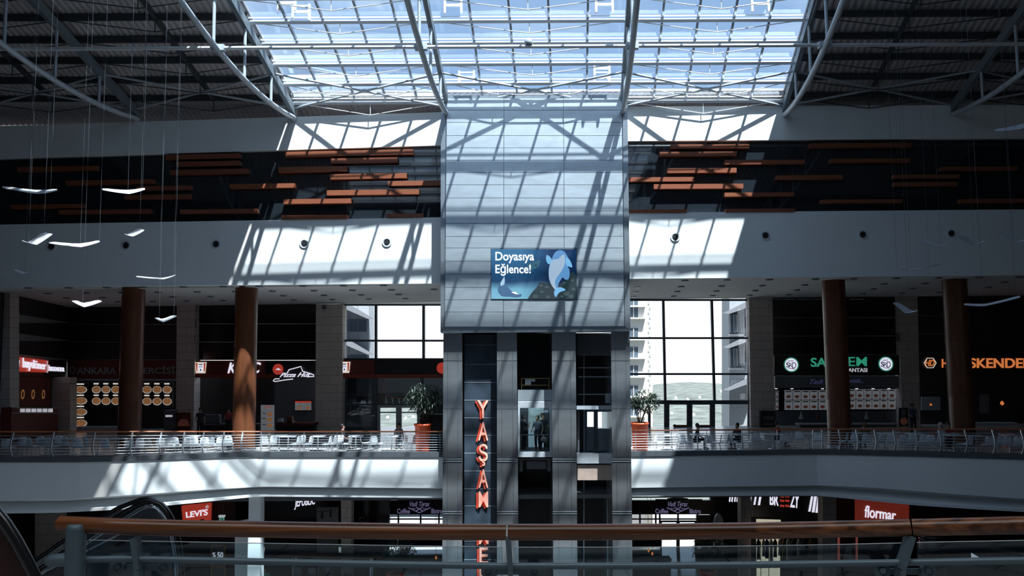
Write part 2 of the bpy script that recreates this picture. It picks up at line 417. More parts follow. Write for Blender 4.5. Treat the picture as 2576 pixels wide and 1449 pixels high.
# skylight openers hanging under the glazing
for px, py, lb in ((758, 30, 'near the left truss, lower'), (722, 8, 'near the left truss, upper'), (1140, 14, 'beside the tower left truss, topmost'), (1174, 196, 'just above the tower left corner'),
                   (1520, 12, 'beside the tower right truss, topmost'), (1514, 172, 'above the tower right corner, upper'), (1514, 196, 'above the tower right corner, lower'), (1912, 10, 'near the right edge truss')):
    c = RP.P(px, py, .35)
    r = thing('window_opener', 'white boxy skylight opening motor '+lb, 'window opener', c, 'skylight opening motors')
    q = MB(); q.box(c, (.72, .12, .12)); q.box(c+V((0, 0, .28)), (.72, .06, .06)); q.build('frame', 'alu', r)
    for s in (-1, 1):
        q = MB(); q.box(c+V((s*.36, 0, 0)), (.1, .14, .7)); q.build('actuator', 'alu', r)
for px, py, off, lb in ((1320, 46, 2.6, 'small round lamp on the roof tube above the tower'),):
    c = T('B', 7.6, -sag(7.6))*.49+T('C', 7.6, -sag(7.6))*.51
    r = thing('floodlight', lb, 'lamp', c); q = MB(); q.lathe(c+V((0, 0, .1)), [(.05, 0), (.16, .04), (.18, .2), (.1, .34), (.03, .36)], 14); q.build('lamp_head', 'grey_letters', r)
r = thing('alarm_beacon', 'small red beacon hanging under the right corrugated roof', 'beacon', RP.P(2258, 198, .8))
q = MB(); q.lathe(RP.P(2258, 198, .8), [(.04, 0), (.1, .03), (.1, .15), (.05, .2)], 12); q.build('beacon_lens', 'red_sign', r)
q = MB(); c = RP.P(2258, 198, .8); q.tube([c+V((0, 0, .2)), c+V((0, 0, .9))], .015, 5); q.build('stem', 'wire', r)

# ================================================================ SHELL
q = MB(); q.box((-33, 20, 8), (.4, 74, 34)); struct('wall_left', q, 'dark_wall')
q = MB(); q.box((36.5, 20, 8), (.4, 74, 34)); struct('wall_right', q, 'dark_wall')
q = MB(); q.box((0, -14, 8), (68, .4, 34)); struct('wall_near', q, 'near_wall')
q = MB(); q.box((0, -5.2, EZ-1.75-.2), (73, 17.4, .4)); struct('floor_near', q, 'floor_tile')
q = MB(); q.box((0, 3.62, 1.35), (73, .2, 3.6)); struct('wall_near_balcony', q, 'plaster')
q = MB(); q.box((0, 19.6, -8.1), (73, 67.2, .6)); struct('floor_ground', q, 'ground_tile')
# fascias
def fasc(name, pl, top, bot, off, th, m='plaster'):
    q = MB(); q.pp([top[0], top[1], bot[1], bot[0]], pl, off, th); return struct(name, q, m)
fasc('wall_left_upper', FL, ((-420, 331), (1112, 282)), ((-420, 412), (1112, 365.5)), 0, .5)
fasc('wall_right_upper', FR, ((1572, 268), (3170, 261)), ((1572, 355), (3170, 344)), 0, .5)
fasc('wall_left_middle', FL, ((-420, 572), (1112, 546.5)), ((-420, 725), (1112, 713)), 0, .5)
fasc('wall_right_middle', FR, ((1574, 535.5), (3170, 521.5)), ((1574, 701.5), (3170, 686.5)), 0, .5)
fasc('wall_left_glazed', FL, ((-420, 400), (1150, 355)), ((-420, 585), (1150, 560)), -.22, .2, 'black_gloss')
fasc('wall_right_glazed', FR, ((1540, 345), (3170, 334)), ((1540, 548), (3170, 534)), -.22, .2, 'black_gloss')
q = MB(); q.box((0, 41.0, 15.6), (73, .3, 2.4)); struct('wall_far_top', q, 'dark_wall')
q = MB(); q.box((0, 47, 16.2), (73, 12.6, .3)); q.box((0, 47.2, 10.2), (73, 12.9, .1)); struct('ceiling_upper_storey', q, 'dark_wall')
# food court ceiling
CL = GP(FL.P(1112, 713)-V((0, 0, 0)), (FL.P(-60, 722)-FL.P(1112, 713)).cross(BL.P(860, 763)-FL.P(1112, 713)))
if CL.n.z < 0: CL.n = -CL.n
CR = GP(FR.P(1574, 701.5), (FR.P(2600, 692)-FR.P(1574, 701.5)).cross(BR.P(1700, 751)-FR.P(1574, 701.5)))
if CR.n.z < 0: CR.n = -CR.n
def ceil_slab(name, P, pts):
    q = MB(); fr = []
    for x, y in pts:
        z = P.p0.z - ((x-P.p0.x)*P.n.x+(y-P.p0.y)*P.n.y)/P.n.z; fr.append(V((x, y, z)))
    q.prism(fr, [p+V((0, 0, .25)) for p in fr]); return struct(name, q, 'soffit')
xm = 1.0
ceil_slab('ceiling_left_court', CL, [(xm, 39.1), (-32.8, 42.0), (-32.8, 57.5), (xm, 53.4)])
ceil_slab('ceiling_right_court', CR, [(xm, 39.1), (36.2, 39.2), (36.2, 53.6), (xm, 53.4)])
# lower balcony: edge line, floor
EL = [(-700, 1168, 31.2), (-420, 1166, 31.6), (-80, 1163, 33.6), (0, 1163, 34.0), (200, 1162.5, 35.1), (330, 1160, 36.0), (430, 1156.5, 36.8), (520, 1153, 37.6), (600, 1150, 38.3), (660, 1149, 38.75), (850, 1149, 38.85), (1116, 1149.5, 38.8)]
ER = [(1572, 1148, 38.8), (1880, 1145, 38.8), (2000, 1143.2, 38.8), (2060, 1143, 38.7), (2150, 1144.5, 38.1), (2250, 1147, 37.4), (2400, 1151, 36.3), (2576, 1156, 35.2), (3000, 1168, 32.4), (3560, 1188, 31.8)]
def edge(tab, px):
    for a, b in zip(tab, tab[1:]):
        if px <= b[0]:
            s = (px-a[0])/(b[0]-a[0]); return a[1]+(b[1]-a[1])*s, a[2]+(b[2]-a[2])*s
    return tab[-1][1:]
BOTL = [(-700, 1260), (-420, 1259), (0, 1257), (150, 1257), (350, 1244), (500, 1233), (660, 1224), (1116, 1228)]
LIPL = [(-700, 1295), (-420, 1294), (0, 1292), (150, 1290), (300, 1282), (420, 1272), (630, 1251), (660, 1249), (1116, 1253)]
BOTR = [(1572, 1227.5), (1880, 1223), (2060, 1221), (2200, 1227), (2400, 1243), (2576, 1255), (3000, 1280), (3560, 1300)]
LIPR = [(1572, 1249), (2060, 1247), (2300, 1271), (2450, 1281), (2576, 1288), (3000, 1312), (3560, 1332)]
def lerp(tab, x):
    for a, b in zip(tab, tab[1:]):
        if x <= b[0]: return a[1]+(b[1]-a[1])*(x-a[0])/(b[0]-a[0])
    return tab[-1][1]
def balcony(side, tab, bot, lip, xs):
    rows = []; tops = []
    for px in xs:
        ty, y = edge(tab, px); ty2 = ty
        p = [at(px, ty2, y), at(px, lerp(bot, px), y), at(px, lerp(bot, px)+13, y+.55), at(px, lerp(lip, px)-7, y+.16), at(px, lerp(lip, px), y+.16)]
        p[2].z = (p[1].z+p[4].z)/2 + .12
        p.append(p[4]+V((0, 1.2, 0))); p.append(p[0]+V((0, 1.2, 0))); rows.append(p); tops.append(p[0])
    q = MB(); n = len(rows[0]); fs = []
    for i in range(len(rows)-1):
        for j in range(n): fs.append((i*n+j, i*n+(j+1) % n, (i+1)*n+(j+1) % n, (i+1)*n+j))
    q.add([p for r in rows for p in r], fs+[list(range(n)), [len(rows)*n-1-k for k in range(n)]])
    struct('wall_%s_balcony' % side, q, 'plaster')
    # metal edge trim
    q = MB(); vs = []; fs = []
    for i, p in enumerate(tops):
        a = p+V((0, -.05, 0)); b = p+V((0, -.05, .24)); vs += [a, b, b+V((0, .35, 0)), a+V((0, .35, 0))]
    for i in range(len(tops)-1):
        for j in range(4): fs.append((i*4+j, i*4+(j+1) % 4, i*4+4+(j+1) % 4, i*4+4+j))
    q.add(vs, fs+[(0, 1, 2, 3), (len(vs)-1, len(vs)-2, len(vs)-3, len(vs)-4)]); struct('trim_%s' % side, q, 'edge_metal')
    # food court floor slab
    q = MB(); vs = []; fs = []
    for p in tops:
        back = V((p.x, 55.2 if side == 'left' else 53.25, .0)); a = p+V((0, .1, .02)); vs += [a, back, back-V((0, 0, .4)), a-V((0, 0, .4))]
    for i in range(len(tops)-1):
        for j in range(4): fs.append((i*4+j, i*4+(j+1) % 4, i*4+4+(j+1) % 4, i*4+4+j))
    q.add(vs, fs); struct('floor_%s_court' % side, q, 'floor_tile')
    return tops
XL = [-700, -420, -80]+list(range(0, 700, 25))+[700, 850, 1000, 1116]; XR = [1572, 1700, 1880]+list(range(1980, 2600, 25))+[2700, 3000, 3300, 3560]
topsL = balcony('left', EL, BOTL, LIPL, XL); topsR = balcony('right', ER, BOTR, LIPR, XR)
q = MB(); a = topsL[-1]; b = topsR[0]
q.hexa([V((a.x, 42.3, a.z+.02)), V((b.x, 42.3, b.z+.02)), V((b.x, 53.25, b.z+.02)), V((a.x, 53.25, a.z+.02))], [V((a.x, 42.3, a.z-.4)), V((b.x, 42.3, b.z-.4)), V((b.x, 53.25, b.z-.4)), V((a.x, 53.25, a.z-.4))])
struct('floor_behind_tower', q, 'floor_tile')
q = MB(); q.box((0, 49, -2.15), (73, 18, .2)); struct('ceiling_ground_storey', q, 'grey_paint')
def fz(px, y=None):
    tab = EL if px < 1300 else ER
    ty, yy = edge(tab, px); return at(px, ty, yy).z+.02
# lower storey back walls are added with the shops

# orange bars on the glazed band
BARS_L = [(717, 1039, 385, 13, 'long topmost bar, lit'), (833, 1000, 403.5, 13, 'short lit bar second from the top'), (700, 873, 425.5, 13, 'lit bar third from the top'), (830, 1023, 443, 13, 'lit bar fourth from the top'),
          (976, 1112, 460.5, 12, 'lit bar running up to the tower'), (578, 741, 467.5, 11, 'half lit bar at the edge of the sun patch'), (822, 1054, 483.5, 13, 'long shaded bar below the fifth lit one'), (713, 883, 506, 12, 'shaded bar second from the bottom'),
          (708, 873, 546, 10, 'lit bar sitting on the lower wall'), (972, 1064, 542, 9, 'short bar on the lower wall near the tower'), (417, 602, 393.5, 12, 'dim bar topmost left of the sun patch'), (443, 603, 411.5, 12, 'dim bar second left of the sun patch'),
          (428, 623, 432, 12, 'dim bar third left of the sun patch'), (165, 387, 458, 11, 'dark bar above the right mobile bird'), (343, 480, 473, 11, 'dark bar touching the right mobile bird'), (313, 478, 495, 11, 'dark bar beneath the right mobile bird'),
          (452, 646, 531, 10, 'dark bar low and left of the sun patch'), (148, 378, 532, 10, 'dark bar low at far left'), (26, 209, 519, 10, 'dark bar lowest beside the left mobile bird'), (43, 243, 424, 11, 'dark bar high at far left')]
BARS_R = [(1688, 1885, 368, 10, 'lit bar topmost right of the tower'), (1660, 1853, 387, 11, 'lit bar second from the top right of the tower'), (1824, 2025, 407.5, 11, 'bar half in sun crossing the shadow edge'), (1679, 1853, 428.5, 12, 'lit bar fourth from the top right of the tower'),
          (1578, 1747, 451, 11, 'lit bar butting against the right of the tower'), (1645, 1870, 468.5, 12, 'long shaded bar right of the tower'), (1823, 1998, 489, 10, 'shaded bar right of the sun patch'), (1580, 1728, 531, 8, 'low bar beside the tower on the right'),
          (1826, 2000, 529, 8, 'low bar at the right end of the sun patch'), (1954, 2120, 446, 11, 'dim bar just past the shadow edge'), (2039, 2293, 365.5, 11, 'dark bar topmost far right'), (2090, 2290, 404, 10, 'dark bar second far right'),
          (2248, 2414, 444, 10, 'dark bar third far right'), (2250, 2408, 463, 10, 'dark bar fourth far right'), (2067, 2270, 506, 9, 'dark bar above the third vent on the right'), (2416, 2600, 505, 10, 'dark bar lowest at the right frame edge'), (2368, 2560, 424, 10, 'dark bar upper at the right frame edge')]
for bl, pl, sl, side in ((BARS_L, FL, (282-265)/-1000, 'left'), (BARS_R, FR, -.007, 'right')):
    for x0, x1, yc, h, lb in bl:
        s = -.022 if side == 'left' else -.006
        if side == 'left': s *= (650-yc)/270
        dx = (x1-x0)/2; q = MB()
        q.pp([(x0, yc-h/2-s*dx), (x1, yc-h/2+s*dx), (x1, yc+h/2+s*dx), (x0, yc+h/2-s*dx)], pl, .06, .27)
        o = q.build('facade_bar', 'bar_orange'); tag(o, 'orange horizontal strip on dark glass, '+lb, 'wall strip', 'orange strips on the %s dark glass band' % side)
# round jet vents
VL = [(128, 620, 'first from the left edge'), (316, 617, 'second from the left edge'), (543, 614, 'third, just left of the sun patch'), (765, 612, 'left one in the left sun patch'), (973, 609, 'nearest the tower on the left')]
VR = [(1699, 596, 'in the sun patch right of the tower'), (1926, 592, 'just past the right sun patch'), (2171, 590, 'third right of the tower'), (2394, 587, 'furthest right')]
for pl, lst in ((FL, VL), (FR, VR)):
    for px, py, lb in lst:
        c = pl.P(px, py)
        r = thing('air_nozzle', 'round air vent in the white wall, '+lb, 'air vent', c, 'round air vents along the white wall')
        q = MB(); q.disc(pl, px, py, .235, .04, .06, 24, .165); q.build('rim', 'alu', r)
        q = MB(); q.disc(pl, px, py, .165, .02, .03, 24, .115); q.build('inner_ring', 'mullion_dark', r)
        q = MB(); q.disc(pl, px, py, .12, .06, .05, 20); q.build('jet', 'black', r)
# ceiling downlights
DL = {'front': [72, 173, 268, 359, 461, 561, 652, 762, 864, 965], 'second': [121, 217, 307, 398, 496, 592, 685, 790, 887, 985, 1092], 'third': [167, 258, 435, 530, 713, 815, 909, 1003], 'back': [297, 385, 469, 562, 739, 837, 928, 1020]}
DLy = {'front': (723.5, 716.5), 'second': (737, 727), 'third': (748.5, 740), 'back': (758, 750.5)}
DR = {'front': ([1723, 1829, 1935, 2051, 2148, 2253, 2360, 2462, 2565], 704.5, 695.5), 'second': ([1604, 1713, 1815, 1917, 2024, 2224, 2328, 2526], 721.5, 709), 'third': ([1599, 1704, 1802, 1900, 2004, 2197, 2297, 2487], 734, 722), 'back': ([1595, 1695, 1793, 1886, 1984, 2171, 2269, 2362], 745.5, 735)}
def downlight(P, px, py, lb, lit, grp):
    c = P.P(px, py); q = MB(); q.lathe(c-V((0, 0, .06)), [(.10, .02), (.17, .0), (.19, .02), (.19, .09), (.10, .09)], 14)
    r = thing('downlight', lb, 'downlight', c-V((0, 0, .06)), grp)
    q.build('ring', 'mullion_dark' if not lit else 'alu', r); q = MB(); q.lathe(c-V((0, 0, .045)), [(.10, 0), (.10, .06)], 12); q.build('lamp', 'led_white' if lit else 'black', r)
for row, xs in DL.items():
    y0, y1 = DLy[row]
    for i, x in enumerate(reversed(xs)):
        y = y0+(y1-y0)*(x-xs[0])/(xs[-1]-xs[0]); downlight(CL, x, y, 'recessed downlight in the left court ceiling, %s row, %s from the tower' % (row, ORD[i]), False, 'downlights in the left court ceiling')
for row, (xs, y0, y1) in DR.items():
    for i, x in enumerate(xs):
        y = y0+(y1-y0)*(x-xs[0])/(xs[-1]-xs[0]); downlight(CR, x, y, 'recessed downlight in the right court ceiling, %s row, %s from the tower' % (row, ORD[i]), x < 1610, 'downlights in the right court ceiling')

# ================================================================ TOWER
r = thing('elevator_tower', 'tall metal clad elevator tower in the middle of the hall', 'elevator tower', (0, 38.15, -7.8))
P = TW.P
q = MB(); q.pp([(1117, 241), (1573, 238), (1583, 830), (1112, 835)], TW, -.06, 4.3); q.build('upper_core', 'cladding_edge', r)
seam = [247, 277, 308, 341, 372, 403, 434, 465, 498, 531, 562, 595, 624, 657, 690, 723, 754, 785, 822]
q = MB(); rnd = random.Random(3)
def twx(s, y):  # left / right edges of the front face
    l = 1124-(y-240)*.010; rr = 1564+(y-240)*.012; return l+(rr-l)*s
for a, b in zip(seam, seam[1:]):
    for s0, s1 in ((0, .327), (.327, .667), (.667, 1)):
        g = .0013; y0, y1 = a+.5, b-.6
        pts = [(twx(s0+g, y0), y0), (twx(s1-g, y0), y0), (twx(s1-g, y1), y1), (twx(s0+g, y1), y1)]
        fr = [TW.P(x, y, .05+rnd.uniform(-.004, .004)) for x, y in pts]; q.prism(fr, [p+V((0, .05, 0)) for p in fr])
q.build('cladding', 'steel_cladding', r)
for sd in (-1, 1):
    q = MB()
    if sd < 0: q.pp([(1109, 283), (1121, 270), (1118, 826), (1108, 836)], TW, .02, 1.9)
    else: q.pp([(1566, 240), (1578, 240), (1586, 832), (1572, 823)], TW, .02, 1.9)
    q.build('corner_strip', 'cladding_edge', r)
q = MB(); q.pp([(1118, 822), (1573, 820), (1585, 831), (1110, 836)], TW, .10, .5); q.pp([(1110, 834.5), (1585, 829.5), (1585, 833), (1110, 838)], TW, .14, .6); q.build('bottom_lip', 'cladding_edge', r)
TL = Y(38.4)
pill = [(1115.5, 1163, 1113, 1162.5), (1250, 1300, 1250, 1304), (1388, 1448, 1391, 1452), (1537, 1584, 1541, 1590)]
plab = ['leftmost dark metal pillar', 'second metal pillar', 'third metal pillar', 'rightmost dark metal pillar']
for (a, b, c, d), lb in zip(pill, plab):
    def X(s, y): t = (y-832)/500.; return (a+(c-a)*t)*(1-s)+(b+(d-b)*t)*s
    q = MB(); q.pp([(X(0, 832), 832), (X(1, 832), 832), (X(1, 1700), 1700), (X(0, 1700), 1700)], TL, 0, 4.2)
    p = q.build('pillar', 'pillar_metal', r)
    q = MB(); ys = [834, 908, 1029, 1158, 1290, 1420, 1600]
    for y0, y1 in zip(ys, ys[1:]):
        for s0, s1 in ((0, .23), (.245, .765), (.78, 1)):
            fr = [TL.P(X(s, y), y, .035) for s, y in ((s0, y0+1), (s1, y0+1), (s1, y1-1), (s0, y1-1))]; q.prism(fr, [k+V((0, .04, 0)) for k in fr])
    q.build('plate', 'pillar_metal', p)
    q = MB()
    for y in (1158, 1290, 1420):
        for dy in (-2.6, 2.6): q.pp([(X(0, y), y+dy-.8), (X(1, y), y+dy-.8), (X(1, y), y+dy+.8), (X(0, y), y+dy+.8)], TL, .06, .04)
    q.build('double_line', 'trim_bright', p)
# shaft backs (openings at court level where the landing doors stand)
TB = Y(42.2)
q = MB()
q.pp([(1160, 838), (1254, 838), (1254, 1600), (1160, 1600)], TB, 0, .1)
for poly in ([(1295, 838), (1395, 838), (1395, 1026), (1295, 1026)], [(1295, 1026), (1329, 1026), (1329, 1130), (1295, 1130)], [(1376, 1026), (1395, 1026), (1395, 1130), (1376, 1130)], [(1295, 1130), (1395, 1130), (1395, 1600), (1295, 1600)],
             [(1442, 838), (1545, 838), (1545, 1036), (1442, 1036)], [(1442, 1036), (1476, 1036), (1476, 1135), (1442, 1135)], [(1496, 1036), (1502, 1036), (1502, 1135), (1496, 1135)], [(1523, 1036), (1545, 1036), (1545, 1135), (1523, 1135)], [(1442, 1135), (1545, 1135), (1545, 1600), (1442, 1600)]):
    q.pp(poly, TB, 0, .1)
q.build('shaft_wall', 'black', r)
q = MB(); q.pr(1476, 1074, 1496, 1135, Y(42.1), 0, .06); q.pr(1502, 1078, 1523, 1135, Y(42.1), 0, .06); q.build('landing_door', 'grey_letters', r)
q = MB()
for x0, x1 in ((1470, 1477), (1494, 1504), (1522, 1530)): q.pr(x0, 1030, x1, 1138, Y(42.0), 0, .15)
q.pr(1470, 1028, 1530, 1036, Y(42.0), 0, .15); q.build('door_frame', 'mullion_dark', r)
# guide rails in the right shaft
q = MB()
for x in (1469, 1528): q.tube([at(x, 895, 40.5), at(x, 1600, 40.5)], .03, 6)
for y in (893, 925, 948, 992): q.bar(at(1455, y, 40.5), at(1535, y, 40.5), .05, .06)
q.build('guide_rail', 'grey_letters', r)
q = MB(); q.pr(1452, 840, 1537, 893, Y(39.6), 0, .3); q.build('shaft_header', 'grey_paint', r)
q = MB(); q.pr(1524, 990, 1538, 1014, Y(39.8), 0, .3); q.build('control_box', 'grey_letters', r)
# banner in the left shaft
r = thing('vertical_banner', 'tall dark blue vertical sign with glowing salmon letters in the left shaft', 'sign', at(1208, 1600, 38.9))
BP = Y(38.9); mat('banner_blue', (.035, .05, .07), .35, .1, var=.35, scale=1.2, bump=.35); mat('letter_salmon', (.78, .36, .28), .5, emit=.36, var=.05); mat('letter_red', (.55, .06, .03), .5, emit=.2); mat('letter_line', (1, .62, .52), .5, emit=.7, var=.02)
ys = [841, 868, 917, 962, 1007, 1051, 1095, 1140, 1185, 1230, 1273, 1318, 1362, 1408, 1453, 1600]
q = MB()
for y0, y1 in zip(ys, ys[1:]): q.pr(1168, y0+.5, 1249, y1-.5, BP, rnd.uniform(-.01, .01), .12)
q.build('panel', 'banner_blue', r)
q = MB()
for y in ys[1:-1]: q.pr(1168, y-.5, 1249, y+.5, BP, .01, .03)
q.build('seam', 'grey_letters', r)
for ch, x0, x1, y0, y1 in (('Y', 1201, 1229, 1007, 1052), ('A', 1203, 1228, 1062, 1108), ('Ş', 1204, 1227, 1117, 1172), ('A', 1204, 1228, 1181, 1227), ('M', 1204, 1228, 1237, 1276), ('M', 1205, 1229, 1330, 1369), ('E', 1206, 1228, 1378, 1418), ('R', 1206, 1229, 1428, 1470)):
    q = MB(); text(q, ch, (x0, y0, x1, y1), BP, .12, .05, .004); o = q.build('letter', 'letter_salmon', r)
    q = MB(); text(q, ch, (x0-6, y0+3, x1-6, y1+3), BP, .06, .05, .008); q.build('letter_shadow', 'letter_red', o)
# screen
r = thing('advertising_screen', 'bright blue underwater advertising screen on the tower front', 'screen', TW.P(1343, 753, .1))
def screen_mat():
    M = bpy.data.materials.new('screen_water'); M.use_nodes = True; t = M.node_tree; b = t.nodes['Principled BSDF']; n = t.nodes.new; l = t.links.new
    tc = n('ShaderNodeTexCoord'); sp = n('ShaderNodeSeparateXYZ'); l(tc.outputs['Generated'], sp.inputs[0])
    nz = n('ShaderNodeTexNoise'); nz.inputs['Scale'].default_value = 2.2; l(tc.outputs['Generated'], nz.inputs[0])
    ma = n('ShaderNodeMath'); ma.operation = 'MULTIPLY_ADD'; l(nz.outputs[0], ma.inputs[0]); ma.inputs[1].default_value = .22; l(sp.outputs[2], ma.inputs[2])
    rr = n('ShaderNodeValToRGB'); l(ma.outputs[0], rr.inputs[0]); e = rr.color_ramp.elements
    e[0].position = .02; e[0].color = (.17, .42, .52, 1); e[1].position = 1.05 if False else 1.0; e[1].color = (.03, .14, .28, 1)
    for p, c in ((.30, (.14, .36, .50, 1)), (.46, (.012, .05, .12, 1)), (.62, (.012, .06, .14, 1))):
        x = rr.color_ramp.elements.new(p); x.color = c
    r2 = n('ShaderNodeValToRGB'); l(sp.outputs[0], r2.inputs[0]); r2.color_ramp.elements[0].position = .35; r2.color_ramp.elements[0].color = (1, 1, 1, 1); r2.color_ramp.elements[1].position = .72; r2.color_ramp.elements[1].color = (.16, .2, .3, 1)
    mx = n('ShaderNodeMix'); mx.data_type = 'RGBA'; mx.blend_type = 'MULTIPLY'; mx.inputs[0].default_value = 1; l(rr.outputs[0], mx.inputs[6]); l(r2.outputs[0], mx.inputs[7])
    b.inputs['Base Color'].default_value = (.01, .01, .02, 1); l(mx.outputs[2], b.inputs['Emission Color']); b.inputs['Emission Strength'].default_value = 1.0; b.inputs['Roughness'].default_value = .25
    MATS['screen_water'] = M
screen_mat()
def em(name, c, e=.9):
    M = mat(name, tuple(c), .4, emit=e, var=.03)
    if name.startswith('s_'):  # lit screen pixels: dark glass that only gives off light
        t = M.node_tree; b = t.nodes['Principled BSDF']
        for l in list(b.inputs['Base Color'].links): t.links.remove(l)
        b.inputs['Base Color'].default_value = (.01, .01, .015, 1)
    return M
em('s_white', (.85, .92, 1.0)); em('s_ray', (.05, .13, .26)); em('s_ray2', (.35, .55, .72)); em('s_fish', (.09, .25, .50)); em('s_belly', (.30, .42, .56)); em('s_rock', (.012, .03, .035)); em('s_rock2', (.04, .075, .08)); em('s_shark', (.03, .11, .17)); em('s_fin', (.16, .42, .70))
q = MB(); q.pr(1234.5, 624, 1451.5, 753.5, TW, .07, .08); q.build('bezel', 'mullion_dark', r)
q = MB(); q.pr(1236, 627, 1450, 752, TW, .085, .02); sc_ = q.build('screen_picture', 'screen_water', r)
SX = lambda x: 1220+x*250/2131.; SY = lambda y: 600+y*170/1449.
def smooth_pts(p):
    o = []; n = len(p)
    for i in range(n):
        a, b_, c_, d = [V((*p[(i+k) % n], 0)) for k in (-1, 0, 1, 2)]
        for s in (0, .33, .66):
            q_ = .5*((2*b_)+(c_-a)*s+(2*a-5*b_+4*c_-d)*s*s+(3*b_-a-3*c_+d)*s**3); o.append((q_.x, q_.y))
    return o
def art(pts, m, off, nm='picture_shape'):
    if nm.startswith('fish') or nm == 'ray': pts = smooth_pts(pts)
    q = MB(); q.pp([(SX(x), SY(y)) for x, y in pts], TW, off, .004); q.build(nm, m, sc_)
art([(415, 810), (440, 960), (500, 1050), (600, 1150), (700, 1200), (780, 1190), (765, 1250), (640, 1262), (520, 1250), (370, 1240), (290, 1160), (275, 1080), (320, 960)], 's_ray', .090, 'ray')
art([(415, 810), (425, 900), (410, 990), (340, 1020), (330, 960)], 's_ray2', .095, 'ray_highlight')
art([(560, 1150), (650, 1140), (720, 1200), (640, 1190)], 's_white', .095, 'ray_highlight')
art([(910, 1300), (1010, 1150), (1110, 1050), (1160, 940), (1300, 950), (1420, 980), (1600, 1000), (1750, 880), (1830, 740), (1900, 720), (1965, 800), (1965, 1300)], 's_rock', .090, 'rocks')
for cx, cy, rr in ((1220, 1140, 45), (1330, 1040, 50), (1080, 1240, 60), (1740, 1180, 70), (1900, 1090, 50), (1850, 1240, 60), (1880, 900, 40), (1200, 1010, 40), (1350, 1250, 50), (1650, 1240, 40), (1700, 950, 35)):
    art([(cx+rr*math.cos(k*.9), cy+rr*.7*math.sin(k*.9)) for k in range(7)], 's_rock2', .094, 'rock')
art([(900, 570), (1000, 500), (1195, 460), (1150, 600), (1060, 650), (960, 700)], 's_shark', .090, 'distant_fish')
art([(1040, 580), (1110, 555), (1120, 590)], 's_rock', .095, 'distant_fish_mouth')
# plain generic fish standing on its tail
art([(1440, 420), (1500, 300), (1600, 250), (1700, 280), (1775, 400), (1790, 560), (1740, 700), (1650, 850), (1580, 960), (1540, 1110), (1430, 1000), (1370, 800), (1375, 600)], 's_fish', .092, 'fish_body')
art([(1740, 400), (1810, 450), (1865, 560), (1860, 620), (1800, 600), (1740, 560)], 's_fin', .0925, 'fish_fin')
art([(1700, 600), (1800, 640), (1815, 780), (1780, 880), (1690, 860), (1660, 760)], 's_fish', .091, 'fish_fin')
art([(1450, 455), (1560, 440), (1640, 370), (1700, 350), (1715, 520), (1640, 700), (1530, 850), (1500, 960), (1540, 1120), (1440, 1020), (1375, 860), (1372, 680), (1400, 560)], 's_belly', .097, 'fish_belly')
art([(1540, 1060), (1640, 1050), (1730, 1105), (1590, 1160), (1515, 1260), (1480, 1150)], 's_fin', .099, 'fish_tail')
art([(1330, 350), (1430, 440), (1420, 540), (1350, 540), (1310, 450)], 's_fin', .094, 'fish_fin')
q = MB(); text(q, 'Doyasıya', (SX(222), SY(285), SX(1055), SY(530)), TW, .115, .01, .03); q.build('lettering', 's_white', sc_)
q = MB(); text(q, 'Eğlence!', (SX(222), SY(540), SX(985), SY(800)), TW, .115, .01, .03); q.build('lettering', 's_white', sc_)

# ================================================================ BACK WALL OF THE FOOD COURT
# window wall, runs on behind the tower
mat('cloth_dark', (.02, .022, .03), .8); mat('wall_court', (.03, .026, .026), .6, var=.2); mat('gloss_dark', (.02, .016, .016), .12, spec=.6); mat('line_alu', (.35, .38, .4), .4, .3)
mat('counter_white', (.42, .45, .48), .4); mat('red_band', (.26, .03, .018), .5); mat('black_band', (.012, .010, .012), .4)
em('lit_white', (.62, .62, .72)); em('lit_soft', (.30, .30, .34)); em('lit_green', (.02, .19, .12)); em('lit_orange', (.48, .14, .04)); em('lit_cream', (.55, .50, .45)); em('red_lit', (.26, .025, .016))
em('dim_green', (.015, .14, .09)); em('logo_dark', (.02, .02, .05))
mat('food_brown', (.40, .18, .07), .6, var=.5, scale=20, emit=.30); mat('food_dark', (.10, .035, .025), .6, var=.5, scale=20, emit=.2); mat('plate_white', (.55, .52, .48), .5, emit=.35); mat('menu_white', (.28, .30, .33), .5, emit=.22, var=.15)
WT = 763
def framed(root, pl, x0, y0, x1, y1, w, m='window_frame', nm='frame', off=.05, th=.14):
    q = MB(); q.pr(x0, y0, x1, y0+w, pl, off, th); q.pr(x0, y1-w, x1, y1, pl, off, th); q.pr(x0, y0+w, x0+w, y1-w, pl, off, th); q.pr(x1-w, y0+w, x1, y1-w, pl, off, th)
    return q.build(nm, m, root)
# window_4: left of and behind the tower; window_5: right
def window(nm, pl, xs, ys, x0, y0, x1, y1, label, skip=(), w=5):
    root = sroot(nm, pl.P(x0, y1), label)
    framed(root, pl, x0, y0, x1, y1, w)
    for x in xs:
        q = MB(); xa, xb = (x if isinstance(x, tuple) else (x, x)); q.pp([(xa-w/2-.5, y0+w), (xa+w/2+.5, y0+w), (xb+w/2+.5, y1-w), (xb-w/2-.5, y1-w)], pl, .08, .2); q.build('mullion', 'window_frame', root)
    for y in ys:
        q = MB(); q.pr(x0+w, y-w/2, x1-w, y+w/2, pl, .06, .14); q.build('transom', 'window_frame', root)
    q = MB(); q.pr(x0+w, y0+w, x1-w, y1-w, pl, -.01, .02); q.build('pane', 'window_glass', root)
    return root
window('window_4', BL, [945, 1065], [857], 858, 764, 1180, 906, 'tall window left of the tower above the dark shop band')
window('window_5', BR, [(1669, 1674), (1791, 1798)], [850.5, 941], 1575, 752, 1886, 1012, 'tall window right of the tower with town and hills outside')
root = window('window_6', BR, [(1560, 1560)], [850, 941], 1180, 758, 1577, 1090, 'window wall behind the elevator tower')
